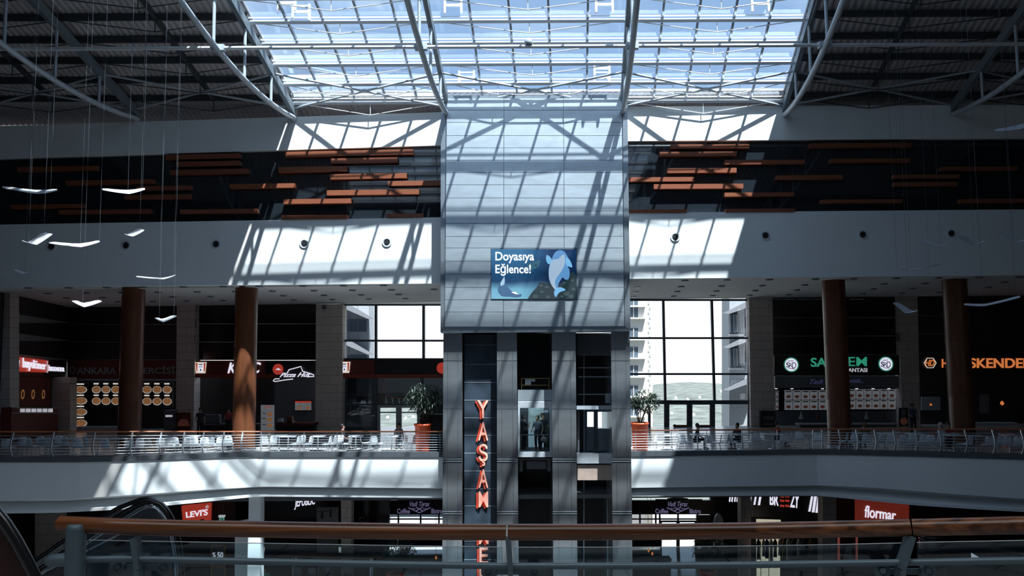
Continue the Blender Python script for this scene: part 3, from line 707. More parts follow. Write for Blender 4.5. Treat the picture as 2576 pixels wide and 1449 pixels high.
root = sroot('door_1', BR.P(1733, 1085), 'double glass exit door under the right window')
for x0, x1 in ((1676, 1736), (1734, 1794)):
    framed(root, BR, x0, 1010, x1, 1092, 8, nm='door_frame'); q = MB(); q.pr(x0+8, 1018, x1-8, 1084, BR, 0, .02); q.build('pane', 'window_glass', root)
for x, lb in ((1711, 'left'), (1769, 'right')):
    t = thing('arrow_sign', 'dark red arrow shaped sign pointing left on the %s glass door' % lb, 'sign', BR.P(x, 1076, .1), 'arrow signs on the exit door')
    q = MB(); q.pp([(x-19, 1071), (x-13, 1066.5), (x-11, 1069), (x+18, 1069), (x+18, 1075), (x-11, 1075), (x-13, 1077)], BR, .1, .03); q.build('board', 'red_dark', t)
root = window('window_7', BR, [1634], [], 1575, 1012, 1676, 1092, 'low window left of the exit door'); root = window('window_8', BR, [], [], 1794, 1012, 1886, 1092, 'low window right of the exit door')
# left: below the band
q = MB(); q.pr(845, 950, 950, 1092, BL, -.05, .06); q.pr(950, 950, 1180, 1017, BL, -.05, .06); struct('window_9', q, 'dark_glass', 'dark tinted shop glazing left of the tower')
q = MB()
for x in (858, 945): q.pr(x-3, 950, x+3, 1092, BL, .02, .14)
q.pr(858, 1016, 1180, 1020, BL, .02, .12); q.pr(1058, 950, 1064, 1018, BL, .02, .12); struct('trim_1', q, 'window_frame')
root = sroot('door_2', BL.P(1000, 1090), 'double glass door left of the tower')
for x0, x1 in ((949, 1003), (1003, 1056)):
    framed(root, BL, x0, 1019, x1, 1095, 7, nm='door_frame', m='line_alu'); q = MB(); q.pr(x0+7, 1026, x1-7, 1088, BL, 0, .02); q.build('pane', 'window_glass', root)
    q = MB(); q.pr(x0+7, 1036, x1-7, 1039, BL, .03, .05); q.build('push_bar', 'window_frame', root)
q = MB(); q.pr(1056, 1019, 1180, 1095, BL, 0, .2); struct('wall_left_of_tower', q, 'dark_wall')
q = MB()
for a, b in ((960, 975), (982, 992)): q.pr(a, 1021, b, 1024, BL, .08, .02)
# walls and piers (stone)
def pier(nm, pl, x0, y0, x1, y1, th=.8, off=.5, dx=0, m='stone'):
    q = MB(); q.pp([(x0, y0), (x1, y0), (x1+dx, y1), (x0+dx, y1)], pl, off, th); return struct(nm, q, m)
pier('wall_pier_left', BL, 445, 764, 490, 1095, dx=-3); pier('wall_pier_window_left', BL, 795, 765, 862, 1095, dx=-2)
pier('wall_pier_window_right', BR, 1884, 748, 1943, 1092, dx=6); pier('wall_pier_right', BR, 2262, 742, 2308, 1092, dx=8)
SW = Pl((BL.P(172, 760).x, BL.P(172, 760).y), (.55, .9))  # side wall at far left (runs toward the viewer)
def ln(pl, x0, y0, x1, y1, w=1.6, m='line_alu', off=.08, nm='trim_2'):
    q = MB(); q.pp([(x0, y0-w/2), (x1, y1-w/2), (x1, y1+w/2), (x0, y1+w/2)], pl, off, .1); return struct(nm, q, m)
A1 = BL.P(178, 760); A2 = at(24, 735, 43.5)
SW = Pl((A1.x, A1.y), ((A1-A2).x, (A1-A2).y))
q = MB(); q.pp([(-30, 728), (182, 772), (182, 1095), (-30, 1108)], SW, 0, .3); struct('wall_far_left', q, 'wall_court')
pier('wall_pier_far_left', Y(42.8), -60, 722, 25, 1110, off=0); pier('wall_pier_corner', Y(51.5), 128, 950, 176, 1095, off=0)
for y0, y1 in ((788, 812), (836, 857), (889, 905)): ln(SW, 26, y0, 178, y1, 1.2)
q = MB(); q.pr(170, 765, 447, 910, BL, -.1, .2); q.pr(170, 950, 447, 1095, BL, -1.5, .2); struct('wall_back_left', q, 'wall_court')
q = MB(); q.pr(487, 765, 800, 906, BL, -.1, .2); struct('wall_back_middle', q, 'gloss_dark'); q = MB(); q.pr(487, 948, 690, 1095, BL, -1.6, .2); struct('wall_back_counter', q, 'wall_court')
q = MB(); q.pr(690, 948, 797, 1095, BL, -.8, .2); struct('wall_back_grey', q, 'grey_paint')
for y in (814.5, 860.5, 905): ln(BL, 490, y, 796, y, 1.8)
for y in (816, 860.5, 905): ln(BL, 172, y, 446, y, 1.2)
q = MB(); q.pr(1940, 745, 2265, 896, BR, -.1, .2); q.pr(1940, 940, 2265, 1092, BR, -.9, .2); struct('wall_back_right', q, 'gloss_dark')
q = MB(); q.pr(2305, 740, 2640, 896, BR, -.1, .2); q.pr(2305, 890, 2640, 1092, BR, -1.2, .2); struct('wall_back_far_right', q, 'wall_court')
for y in (800, 846, 893): ln(BR, 1943, y, 2264, y-1, 1.5)
for y in (795, 841, 889): ln(BR, 2308, y, 2700, y-2, 1.1)
for x0, x1 in ((1946, 1966), (1970, 2000), (2006, 2070), (2140, 2175)): ln(BR, x0, 752.5, x1, 752.5, 1.2, 'trim_bright')
for x0, x1 in ((862, 1110),): ln(BL, x0, 766, x1, 765, 1.5, 'trim_bright')
# camera on pier
t = thing('security_camera', 'small grey dome camera high on the stone pier beside the left window', 'camera', BL.P(815, 772, .6)); q = MB(); q.lathe(BL.P(815, 775, .7), [(.03, -.1), (.12, -.05), (.15, .05), (.12, .2)], 12); q.build('dome', 'grey_paint', t)

# ---------------------------------------------------------------- brown round columns
for px, wd, yb, Yc, cl, lb in ((339.5, 54, 1155, 41.2, CL, 'dark brown round column in the shade at the left'), (623.5, 55, 1145, 40.9, CL, 'brown round column half lit by the sun'),
                       (2097, 56, 1140, 40.9, CR, 'dark brown round column in front of the green lettered sign'), (2402, 57, 1150, 40.9, CR, 'dark brown round column in front of the orange lettered sign')):
    top = cl.P(px, 735 if px < 1300 else 715); x = at(px, 900, Yc).x
    zt = at(px, 722 if px < 1300 else 705, Yc).z + .02; rr = wd/2/F*(Yc)
    xt = at(px-3 if px < 1300 else px, 730, Yc).x
    t = thing('round_column', lb, 'column', (xt, Yc, fz(px)), 'brown round columns of the food court')
    q = MB(); q.lathe((xt, Yc, fz(px)), [(rr, 0), (rr, 2.4), (rr*.993, 2.42), (rr, 2.44), (rr, 5.2), (rr*.993, 5.22), (rr, 5.24), (rr, zt-fz(px))], 40); q.build('shaft', 'column_wood', t)
    q = MB(); q.lathe((xt, Yc, fz(px)+.01), [(rr+.03, 0), (rr+.03, .12), (rr+.0, .13)], 40); q.build('base_ring', 'edge_metal', t)

# ---------------------------------------------------------------- signs
def sign(label, pl, x0, y0, x1, y1, m, off=.3, th=.25, skew=0, name='shop_sign'):
    t = thing(name, label, 'sign', pl.P((x0+x1)/2, y1, off)); q = MB(); q.pp([(x0, y0), (x1, y0+skew), (x1, y1+skew), (x0, y1)], pl, off, th); q.build('board', m, t); return t
def letters(t, pl, s, quad, m, off, bold=0., shear=0., th=.05, space=1., nm='lettering'):
    q = MB(); text(q, s, quad, pl, off, th, bold, shear, space); return q.build(nm, m, t)
# far left red/white sign (slanting along the side wall)
t = thing('shop_sign', 'red illuminated sign with white rounded lettering at the far left', 'sign', SW.P(80, 935, .3))
q = MB(); q.pp([(33, 896), (122, 907), (122, 937), (33, 934)], SW, .25, .2); q.build('board', 'red_lit', t); q = MB(); q.pp([(122, 907), (166, 913), (166, 939), (122, 937)], SW, .25, .2); q.build('dark_board', 'black_band', t)
letters(t, SW, 'baydöner', ((59, 900), (117, 911), (117, 936), (59, 932)), 'lit_white', .32, .01)
letters(t, SW, 'İSKENDER', ((123, 918), (163, 921), (163, 935), (123, 933)), 'lit_white', .32, .01)
q = MB(); q.pp([(42, 905), (50, 906), (48, 926), (43, 926)], SW, .32, .03); q.disc(SW, 46.5, 901.5, .09, .32, .03); q.build('figure_mark', 'lit_white', t)
q = MB(); q.pp([(119, 908), (120.5, 908), (120.5, 938), (119, 938)], SW, .33, .03); q.build('divider', 'lit_soft', t)
t = thing('wall_panel', 'dull red wall panel with three painted plates beneath the far left sign', 'panel', SW.P(75, 1022, .1)); q = MB(); q.pp([(24, 948), (128, 950), (128, 1022), (24, 1024)], SW, .08, .08); q.build('panel', 'red_dark', t)
for x in (58, 84, 110):
    q = MB(); q.disc(SW, x, 992, .28, .12, .02, 18, .2); q.build('plate', 'food_brown', t)
t = thing('display_counter', 'glass lit food counter at the far left', 'counter', SW.P(85, 1040, .8)); q = MB(); q.pp([(30, 1024), (145, 1026), (145, 1040), (30, 1040)], SW, .8, .5); q.build('counter_top', 'red_dark', t)
for k in range(6):
    q = MB(); q.pp([(52+k*14, 1028), (63+k*14, 1028), (63+k*14, 1037), (52+k*14, 1037)], SW, .84, .02); q.build('price_card', 'lit_soft', t)
q = MB(); q.pp([(30, 1024.5), (145, 1026), (145, 1027.5), (30, 1026)], SW, .86, .03); q.pp([(30, 1038), (145, 1038.5), (145, 1040), (30, 1039.5)], SW, .86, .03); q.build('edge_light', 'counter_white', t)
q = MB(); q.pp([(28, 1040), (146, 1040), (146, 1098), (28, 1102)], SW, .8, .5); q.build('counter_front', 'red_dark', t)
# long red band
t = sign('dark red fascia sign with spaced grey capitals behind the left column', BL, 170, 907, 446, 953, 'red_dark')
letters(t, BL, 'ANKARA', (193, 924, 292, 941), 'grey_letters', .36, .012); letters(t, BL, 'DÖN', (302, 920, 352, 940), 'grey_letters', .36, .03, space=1.1); letters(t, BL, 'ERCİSİ', (361, 919, 440, 940), 'grey_letters', .36, .012)
q = MB(); q.disc(BL, 182, 931, .24, .36, .05, 18, .15); q.build('round_logo', 'grey_letters', t)
q = MB(); q.pr(172, 954, 446, 958, BL, .3, .2); q.build('lower_trim', 'grey_letters', t)
def board(label, pl, x0, y0, x1, y1, cols, rows, kind, off=.0, gap=1.5, name='menu_board', grp=None):
    t = thing(name, label, 'menu board', pl.P((x0+x1)/2, y1, off), grp); q = MB(); q.pr(x0-1, y0-1, x1+1, y1+1, pl, off, .08); q.build('backing', 'black_band', t)
    cw = (x1-x0)/cols; ch = (y1-y0)/rows
    for i in range(cols):
        for j in range(rows):
            a = x0+i*cw+gap/2; b = y0+j*ch+gap/2; c = a+cw-gap; d = b+ch-gap; cx = (a+c)/2; cy = (b+d)/2
            q = MB()
            if kind == 'plates':
                n = 12; q.pp([(cx+(c-a)*.5*math.cos(2*math.pi*k/n), cy+(d-b)*.10+(d-b)*.36*math.sin(2*math.pi*k/n)) for k in range(n)], pl, off+.02, .02); o = q.build('dish_picture', 'plate_white', t)
                q = MB(); q.pp([(cx+(c-a)*.42*math.cos(2*math.pi*k/n+i), cy+(d-b)*(.07+.30*math.sin(2*math.pi*k/n+i))) for k in range(n)], pl, off+.035, .02); q.build('food', 'food_brown', o)
                q = MB(); q.pr(a+(c-a)*.2, b, c-(c-a)*.25, b+(d-b)*.12, pl, off+.03, .01); q.build('caption', 'lit_cream', o)
            else:
                q.pr(a, b, c, d, pl, off+.02, .02); o = q.build('menu_card', 'menu_white', t)
                n = 10; q = MB(); q.pp([(cx+(c-a)*.30*math.cos(2*math.pi*k/n), cy+(d-b)*(.17+.17*math.sin(2*math.pi*k/n))) for k in range(n)], pl, off+.035, .02); q.build('food', 'food_dark', o)
                q = MB(); q.pr(a+(c-a)*.15, b+(d-b)*.08, c-(c-a)*.15, b+(d-b)*.18, pl, off+.03, .01); q.build('caption', 'black_band', o)
    return t
board('lit board of six dishes left of the dark left column', BL, 230, 963, 303, 1021, 3, 2, 'plates'); board('lit board of six dishes right of the dark left column', BL, 357, 963, 433, 1022, 3, 2, 'plates')
board('dim upright board of four oval dishes at the left shop edge', BL, 186, 964, 220, 1076, 1, 4, 'plates')
def counter(label, pl, x0, y0, x1, y1, off=1.2, top='counter_white', base='black_band'):
    t = thing('service_counter', label, 'counter', pl.P((x0+x1)/2, 1092, off)); q = MB(); q.pr(x0, y0, x1, y1, pl, off, .7); q.build('counter_top', top, t); q = MB(); q.pr(x0+3, y1, x1-3, 1094, pl, off-.1, .5); q.build('counter_body', base, t); return t
counter('long white topped counter below the left dish boards', BL, 183, 1074, 336, 1083)
t = thing('poster', 'dark poster with an orange burger leaning on the left stone pier', 'poster', BL.P(461, 1080, .6)); q = MB(); q.pr(443, 1038, 479, 1081, BL, .6, .05); q.build('sheet', 'red_dark', t)
q = MB(); q.pp([(446, 1072), (448, 1062), (456, 1055), (466, 1054), (474, 1060), (477, 1072)], BL, .63, .02); q.build('burger_picture', 'food_dark', t)
t = thing('drinks_fridge', 'small lit drinks cooler beside the left pier', 'cooler', BL.P(424, 1090, .9)); q = MB(); q.pr(412, 1032, 437, 1092, BL, .9, .5); q.build('cabinet', 'grey_paint', t); q = MB(); q.pr(416, 1044, 433, 1049, BL, .93, .02); q.build('lamp', 'lit_soft', t)
# second shop (striped bucket logo)
def bucket(t, pl, x0, y0, x1, y1, off):
    q = MB(); q.pp([(x0, y0), (x1, y0), (x1-3, y1), (x0+3, y1)], pl, off, .05); o = q.build('bucket_logo', 'lit_cream', t)
    w = (x1-x0)
    for a in (.10, .78):
        q = MB(); q.pp([(x0+w*a, y0+2), (x0+w*(a+.13), y0+2), (x0+w*(a+.10 if a < .5 else a+.09), y1-5), (x0+w*(a+.04 if a < .5 else a+.0), y1-5)], pl, off+.03, .02); q.build('stripe', 'red_lit', o)
    cx = (x0+x1)/2; h = y1-y0; q = MB(); q.pp([(cx-5, y0+h*.2), (cx+5, y0+h*.2), (cx+6, y0+h*.45), (cx+3, y0+h*.8), (cx, y0+h*.9), (cx-3, y0+h*.8), (cx-6, y0+h*.45)], pl, off+.02, .02); q.build('face_mark', 'lit_white', o)
    q = MB(); q.disc(pl, cx-2.6, y0+h*.42, .05, off+.05, .02, 10, .03); q.disc(pl, cx+2.6, y0+h*.42, .05, off+.05, .02, 10, .03); q.pp([(cx-2, y0+h*.62), (cx+2, y0+h*.62), (cx, y0+h*.85)], pl, off+.05, .02); q.pp([(cx-5, y0+h*.18), (cx+5, y0+h*.18), (cx+4, y0+h*.26), (cx-4, y0+h*.26)], pl, off+.05, .02); q.build('face_lines', 'logo_dark', o)
t = sign('black and red fascia sign with a white bucket logo behind the sunlit column', BL, 485, 907, 668, 949, 'red_dark')
q = MB(); q.pr(485, 941.5, 690, 950, BL, .36, .2); q.build('red_strip', 'red_band', t)
bucket(t, BL, 490, 911, 519, 939, .34); letters(t, BL, 'K', (572, 912, 596, 939), 'lit_white', .36, .022, .3); letters(t, BL, 'F', (600, 912, 624, 939), 'lit_white', .36, .022, .3); letters(t, BL, 'C', (631, 911, 656, 939), 'lit_white', .36, .022, .3)
t = sign('black fascia sign with a white hat outline and slanted lettering', BL, 668, 907, 795, 949, 'black_band')
q = MB(); q.disc(BL, 699, 929, .36, .36, .05, 24); q.build('red_disc', 'red_lit', t); q = MB(); q.pp([(692, 930), (700, 926), (707, 931)], BL, .4, .02); q.build('disc_mark', 'lit_white', t)
def stroke(t, pl, pts, wpx, m, off, nm):
    q = MB(); q.tube([pl.P(x, y, off) for x, y in pts], wpx/2/F*52, 6); return q.build(nm, m, t)
stroke(t, BL, [(722, 939), (727, 930), (757, 922), (761, 934), (775, 938), (789, 943), (790, 947), (772, 948)], 2.6, 'lit_white', .42, 'hat_outline')
stroke(t, BL, [(737, 953.5), (715, 956), (692, 960), (687, 958), (692, 953), (703, 953)], 2.6, 'lit_white', .42, 'hat_brim')
letters(t, BL, 'Pizza Hut', ((706, 938), (783, 936), (780, 948), (703, 949)), 'lit_white', .42, .012, .35)
t = sign('black and red fascia sign with a bucket logo just left of the tower', BL, 843, 905, 1180, 951, 'black_band'); q = MB(); q.pr(843, 942, 1180, 951, BL, .36, .2); q.build('red_strip', 'red_band', t); q = MB(); q.pr(843, 906, 942, 942, BL, .33, .05); q.build('red_end', 'red_dark', t)
bucket(t, BL, 851, 910, 881, 938, .38); q = MB(); q.disc(BL, 1112, 926, .36, .38, .05, 24); q.build('red_disc', 'red_lit', t)
# things under it
t = thing('advertising_standee', 'tall white standee with small food pictures right of the sunlit column', 'standee', BL.P(672, 1085, 1.2)); q = MB(); q.pr(656, 1019, 689, 1083, BL, 1.2, .08); q.build('board', 'menu_white', t)
letters(t, BL, '1 2 3', (666, 1021, 680, 1027), 'red_lit', 1.24, 0)
for k, y in enumerate((1038, 1051, 1066)):
    q = MB(); q.pr(673, y, 684, y+9, BL, 1.24, .02); q.build('food_picture', 'food_brown', t); q = MB(); q.pr(660, y+1, 669, y+3, BL, 1.24, .02); q.build('caption', 'grey_letters', t)
t = thing('menu_screen', 'wall mounted menu screen with red header on the grey wall', 'screen', BL.P(762, 1033, 0)); q = MB(); q.pr(740, 1007, 785, 1034, BL, -.55, .08); q.build('frame', 'black_band', t); q = MB(); q.pr(742, 1009, 783, 1032, BL, -.5, .02); q.build('picture', 'menu_white', t); q = MB(); q.pr(742, 1009, 783, 1013, BL, -.47, .02); q.build('header', 'red_lit', t)
for x in (752, 774): q = MB(); q.disc(BL, x, 1026, .13, -.47, .02, 12); q.build('food_picture', 'food_brown', t)
counter('dark service counter under the bucket logo sign', BL, 500, 1066, 652, 1070, top='grey_paint'); counter('dark service counter under the hat logo sign', BL, 692, 1064, 792, 1069, top='red_dark')
# equipment on counters
def device(label, pl, x0, y0, x1, y1, m, off=1.0, name='cash_register', cat='till'):
    t = thing(name, label, cat, pl.P((x0+x1)/2, y1, off)); q = MB(); q.pp([(x0, y0+2), (x0+2, y0), (x1-2, y0), (x1, y0+2), (x1, y1-4), (x0, y1-4)], pl, off, .3); q.build('display', m, t); q = MB(); q.pr(x0-1, y1-4, x1+1, y1, pl, off+.1, .45); q.build('base', 'black_band', t); return t
device('white till on the counter right of the standee', BL, 699, 1053, 709, 1066, 'counter_white', 1.1); device('dark red till beside the grey wall', BL, 722, 1048, 734, 1064, 'red_dark', 1.1); device('grey glass cabinet on the counter left of the sunlit column', BL, 510, 1043, 552, 1068, 'grey_paint', 1.0, 'food_cabinet', 'cabinet')
# right shop
t = sign('black fascia sign with green capitals and two round white logos', BR, 1948, 893, 2266, 944, 'black_band')
for x in (1991, 2229):
    y = 917.5 if x < 2100 else 915.5
    q = MB(); q.disc(BR, x, y, .49, .36, .05, 28); o = q.build('round_logo', 'dim_green', t); q = MB(); q.disc(BR, x, y, .42, .40, .03, 28); q.build('logo_face', 'lit_white', o)
    q = MB(); text(q, 'S', (x-13, y-6, x-5, y+7), BR, .45, .02, .02); text(q, 'R', (x-5, y-4, x+3, y+7), BR, .45, .02, .0); text(q, 'D', (x+2, y-6, x+12, y+9), BR, .45, .02, .0)
    for a, b in (((x-8, y+9), (x+9, y+11)), ((x-9, y-9), (x+5, y-10))): q.tube([BR.P(*a, .45), BR.P(*b, .45)], .02, 5)
    q.build('logo_letters', 'logo_dark', o)
letters(t, BR, 'SA', (2040, 900, 2080, 923), 'lit_green', .36, .02); letters(t, BR, 'EM', (2135, 898, 2181, 921), 'lit_green', .36, .02); letters(t, BR, 'ANTASI', (2134, 926, 2182, 936), 'lit_soft', .36, .01)
t = sign('grey lintel with dark handwriting beneath the green lettered sign', BR, 1950, 946, 2264, 975, 'grey_letters', .2)
MATS['lintel'] = mat('lintel', (.16, .17, .18), .6); t.children[0].data.materials[0] = MATS['lintel'] if t.children else None
letters(t, BR, 'Tadı', (2037, 954, 2072, 966), 'logo_dark', .24, .01, .5); letters(t, BR, 'gizli...', (2133, 953, 2173, 966), 'logo_dark', .24, .01, .5)
t = thing('spot_row', 'row of small lit spots under the grey lintel', 'ceiling light', BR.P(2100, 978, .3))
q = MB(); q.pr(1950, 975.5, 2264, 977, BR, .2, .2); q.build('housing', 'black_band', t)
for x in (1953, 1993, 2070, 2156, 2197, 2237):
    q = MB(); q.pr(x-3, 977, x+3, 979, BR, .24, .1); q.build('lamp', 'lit_white', t)
board('illuminated menu board with ten cards left of the dark right column', BR, 1973, 981, 2080, 1032, 5, 2, 'cards', -.5); board('illuminated menu board with twelve cards right of the dark right column', BR, 2133, 978, 2254, 1030, 6, 2, 'cards', -.5); board('narrow slice of menu board at the shop edge', BR, 1951, 982, 1959, 1032, 1, 2, 'cards', -.5)
q = MB(); q.pr(1950, 1034, 2264, 1092, BR, -.6, .1); struct('wall_shop_grey', q, 'grey_paint')
counter('dark counter behind the right column below the menu cards', BR, 2010, 1066, 2258, 1070, top='grey_letters')
t = thing('display_fridge', 'black upright drinks display left of the menu cards', 'cooler', BR.P(1932, 1088, .9)); q = MB(); q.pr(1915, 1034, 1951, 1092, BR, .9, .6); q.build('cabinet', 'black_band', t)
for y in (1048, 1053, 1066): q = MB(); q.pr(1921, y, 1947, y+1.5, BR, .93, .03); q.build('shelf', 'grey_letters', t)
for x, m, lb in ((2016, 'counter_white', 'white cone pendant lamp left of the right column'), (2058, 'red_dark', 'red cone pendant lamp left of the right column'), (2180, 'counter_white', 'white cone pendant lamp right of the column'), (2222, 'red_dark', 'red cone pendant lamp right of the column')):
    c = BR.P(x, 1054, .4); t = thing('pendant_lamp', lb, 'lamp', c); q = MB(); q.lathe(c, [(.12, 0), (.13, .08), (.05, .3), (.02, .5)], 14); q.build('shade', m, t); q = MB(); q.tube([c+V((0, 0, .5)), BR.P(x, 978, .4)], .012, 5); q.build('cord', 'black', t)
t = thing('poster', 'tall dark poster with pizza picture beside the right pier', 'poster', BR.P(2272, 1070, .9)); q = MB(); q.pr(2262, 1026, 2284, 1072, BR, .9, .05); q.build('sheet', 'black_band', t)
q = MB(); q.disc(BR, 2274, 1060, .24, .93, .02, 16); q.build('pizza_picture', 'food_dark', t); letters(t, BR, 'MENU', ((2268, 1030), (2278, 1030), (2278, 1052), (2268, 1052)), 'grey_letters', .93)
t = sign('black sign with glowing orange capitals and a hexagonal logo', BR, 2312, 893, 2800, 932, 'black_band')
stroke(t, BR, [(2340+15*math.cos(k*math.pi/3), 913+14*math.sin(k*math.pi/3)) for k in range(7)], 2, 'lit_cream', .4, 'hexagon')
q = MB(); text(q, 'HD', ((2328, 905), (2353, 905), (2350, 921), (2327, 921)), BR, .4, .04, .012, .15); q.build('logo_letters', 'lit_orange', t)
letters(t, BR, 'H', (2370, 903, 2385, 925), 'lit_orange', .38, .022); letters(t, BR, 'İ', (2421, 900, 2427, 925), 'lit_orange', .38, .022); letters(t, BR, 'SKENDER', (2440, 901, 2597, 926), 'lit_orange', .38, .022)
t = thing('kiosk_screen', 'dim grey poster with a small glowing spot right of the pier', 'poster', BR.P(2342, 1030, 0)); q = MB(); q.pr(2318, 998, 2366, 1032, BR, -1.0, .08); q.build('sheet', 'grey_letters', t); q = MB(); q.disc(BR, 2342, 1018, .07, -.95, .02, 10); q.build('spot', 'lit_orange', t)
t = thing('wall_panel', 'pale upright panel in the far right dark shop', 'panel', BR.P(2477, 1040, 0)); q = MB(); q.pr(2465, 992, 2488, 1040, BR, -1.0, .08); q.build('panel', 'lintel', t)
t = thing('wall_lamp', 'small warm lamp glowing in the far right dark shop', 'lamp', BR.P(2521, 1016, 0)); q = MB(); q.lathe(BR.P(2521, 1016, .2), [(.02, -.1), (.12, 0), (.1, .1), (.02, .2)], 12); q.build('bulb', 'lit_orange', t); q = MB(); q.bar(BR.P(2521, 1010, .2), BR.P(2521, 1010, -1.1), .03, .03); q.build('bracket', 'black', t)
counter('long pale topped counter at the far right behind the railing', BR, 2403, 1064, 2563, 1072, base='red_dark')

# ================================================================ OUTSIDE
mat('ext_white', (.62, .62, .60), .7); mat('ext_grey', (.30, .33, .36), .6); mat('ext_glass', (.10, .14, .18), .15, .2); mat('ext_beige', (.62, .58, .50), .7); mat('ext_canopy', (.20, .22, .25), .6)
mat('terrain', (.09, .106, .096), .9, var=.5, scale=.03); mat('hill', (.26, .31, .35), .9, var=.25, scale=.004); mat('town_white', (.7, .68, .66), .8)
# terrain
q = MB(); rn = random.Random(5); rowsY = [60, 90, 140, 200, 280, 380, 500, 650, 850, 1100, 1400, 1800, 2300, 3000, 3900]
zz = [-12, -13, -18, -24, -32, -42, -54, -68, -86, -106, -124, -142, -158, -165, -320]; xsn = 60; vs = []
for j, y in enumerate(rowsY):
    for i in range(xsn+1):
        x = (-1.0+2.0*i/xsn)*y*1.1
        z = EZ+zz[j] + (math.sin(i*.55+j)*.004+math.sin(i*.21+2*j)*.004)*y*(.8 if j < 8 else 1)
        if 2000 < y < 3500: z += 32*math.exp(-((x/y-.22)/.10)**2)+18*math.exp(-((x/y+.1)/.1)**2)
        vs.append(V((x, y, z)))
fs = [(j*(xsn+1)+i, j*(xsn+1)+i+1, (j+1)*(xsn+1)+i+1, (j+1)*(xsn+1)+i) for j in range(len(rowsY)-1) for i in range(xsn)]
q.add(vs, fs, True); o = q.build('ground_terrain', 'terrain'); o['kind'] = 'structure'; o['label'] = 'green valley and hills outside the windows'
for k, (px, py, D) in enumerate(((1700, 1001, 1500), (1730, 1005, 1450), (1760, 1000, 1600), (1815, 985, 1800), (1838, 990, 1700), (1690, 1040, 700), (1745, 1043, 680), (1850, 1002, 1500), (975, 1050, 600), (1020, 1052, 620), (1040, 1048, 650))):
    c = at(px, py, D); s = D*.0024; t = thing('distant_house', 'far off pale house on the hillside, %s of those seen through the windows' % ORD[k], 'house', c, 'far houses on the hills')
    q = MB(); q.box(c, (s*1.3, s, s)); q.build('wall', 'town_white', t); q = MB(); q.prism([c+V((-s*.7, -s*.55, s*.5)), c+V((s*.7, -s*.55, s*.5)), c+V((0, -s*.55, s*.9))], [c+V((-s*.7, s*.55, s*.5)), c+V((s*.7, s*.55, s*.5)), c+V((0, s*.55, s*.9))]); q.build('roof', 'ext_beige', t)
def house(label, x0, x1, D, yt, yb, m, depth=14):
    pl = Y(D); t = thing('tower_block', label, 'building', pl.P((x0+x1)/2, yb)); q = MB(); q.pr(x0, yt, x1, yb, pl, 0, depth); q.build('wall', m, t); return t, pl
t, pl = house('white apartment tower with dark windows beside the metal tower, right window', 1450, 1624, 80, 640, 1500, 'ext_white')
for y in (742, 772, 826, 873, 920, 970, 1020, 1066):
    for x0, x1 in ((1590, 1604),):
        q = MB(); q.pr(x0-6, y, x1+1, y+26, pl, .05, .06); o = q.build('window', 'ext_glass', t); q = MB(); q.pr(x0+3, y, x0+5, y+26, pl, .1, .06); q.build('window_bar', 'ext_white', o)
    q = MB(); q.pr(1575, y+27, 1625, y+30, pl, .5, .6); q.build('balcony_slab', 'ext_white', t)
t, pl = house('beige unfinished concrete core standing behind the white apartment tower', 1617, 1642, 95, 655, 1500, 'ext_beige', 6)
for k in range(28):
    q = MB(); q.pr(1630+(k % 2)*3, 760+k*12, 1634+(k % 2)*3, 766+k*12, pl, .05, .06); q.build('opening', 'ext_grey', t)
t, pl = house('grey glass block with sloped canopies at the right edge of the right window', 1835, 1905, 68, 600, 1500, 'ext_grey', 2.5)
for y in (757, 843, 950):
    q = MB(); q.prism([pl.P(1818, y+31, 1.5), pl.P(1905, y-12, 1.5), pl.P(1905, y+8, 1.5), pl.P(1834, y+33, 1.5)], [pl.P(1818, y+31, 0), pl.P(1905, y-12, 0), pl.P(1905, y+8, 0), pl.P(1834, y+33, 0)]); q.build('canopy', 'ext_canopy', t)
for y in (800, 885):
    for x in (1844, 1862):
        q = MB(); c = pl.P(x, y+38, .2); q.lathe(c, [(.33, 0), (.36, .1), (.36, 1.5), (.3, 1.6)], 14); o = q.build('bay_window', 'ext_glass', t)
        for dx in (-.28, 0, .28): q = MB(); q.box(c+V((dx, -.33+abs(dx)*.4, .8)), (.05, .08, 1.5)); q.build('window_bar', 'ext_white', o)
    q = MB(); q.pr(1836, y+40, 1872, y+46, pl, .5, .4); q.build('balcony_slab', 'ext_white', t); q = MB(); q.pr(1874, y-2, 1886, y+26, pl, .05, .06); q.build('window', 'ext_glass', t)
q = MB(); q.pr(1837, 955, 1890, 1090, pl, .06, .05); q.build('panel_wall', 'ext_grey', t)
t, pl = house('pale blue grey block with slanted canopies in the left window', 780, 928, 66, 560, 1500, 'ext_grey', 2.5)
for y in (772, 862):
    q = MB(); q.prism([pl.P(842, y-6, 2.2), pl.P(880, y-6, 2.2), pl.P(943, y+31, 2.2), pl.P(925, y+30, 2.2)], [pl.P(842, y-6, 0), pl.P(880, y-6, 0), pl.P(943, y+31, 0), pl.P(925, y+30, 0)]); q.build('canopy', 'ext_canopy', t)
    q = MB(); q.pr(874, y+32, 922, y+62, pl, .05, .06); q.build('window', 'ext_glass', t)
for x in (878, 900): q = MB(); q.pr(x, 762, x+1, 1000, pl, .06, .03); q.build('joint', 'ext_canopy', t)
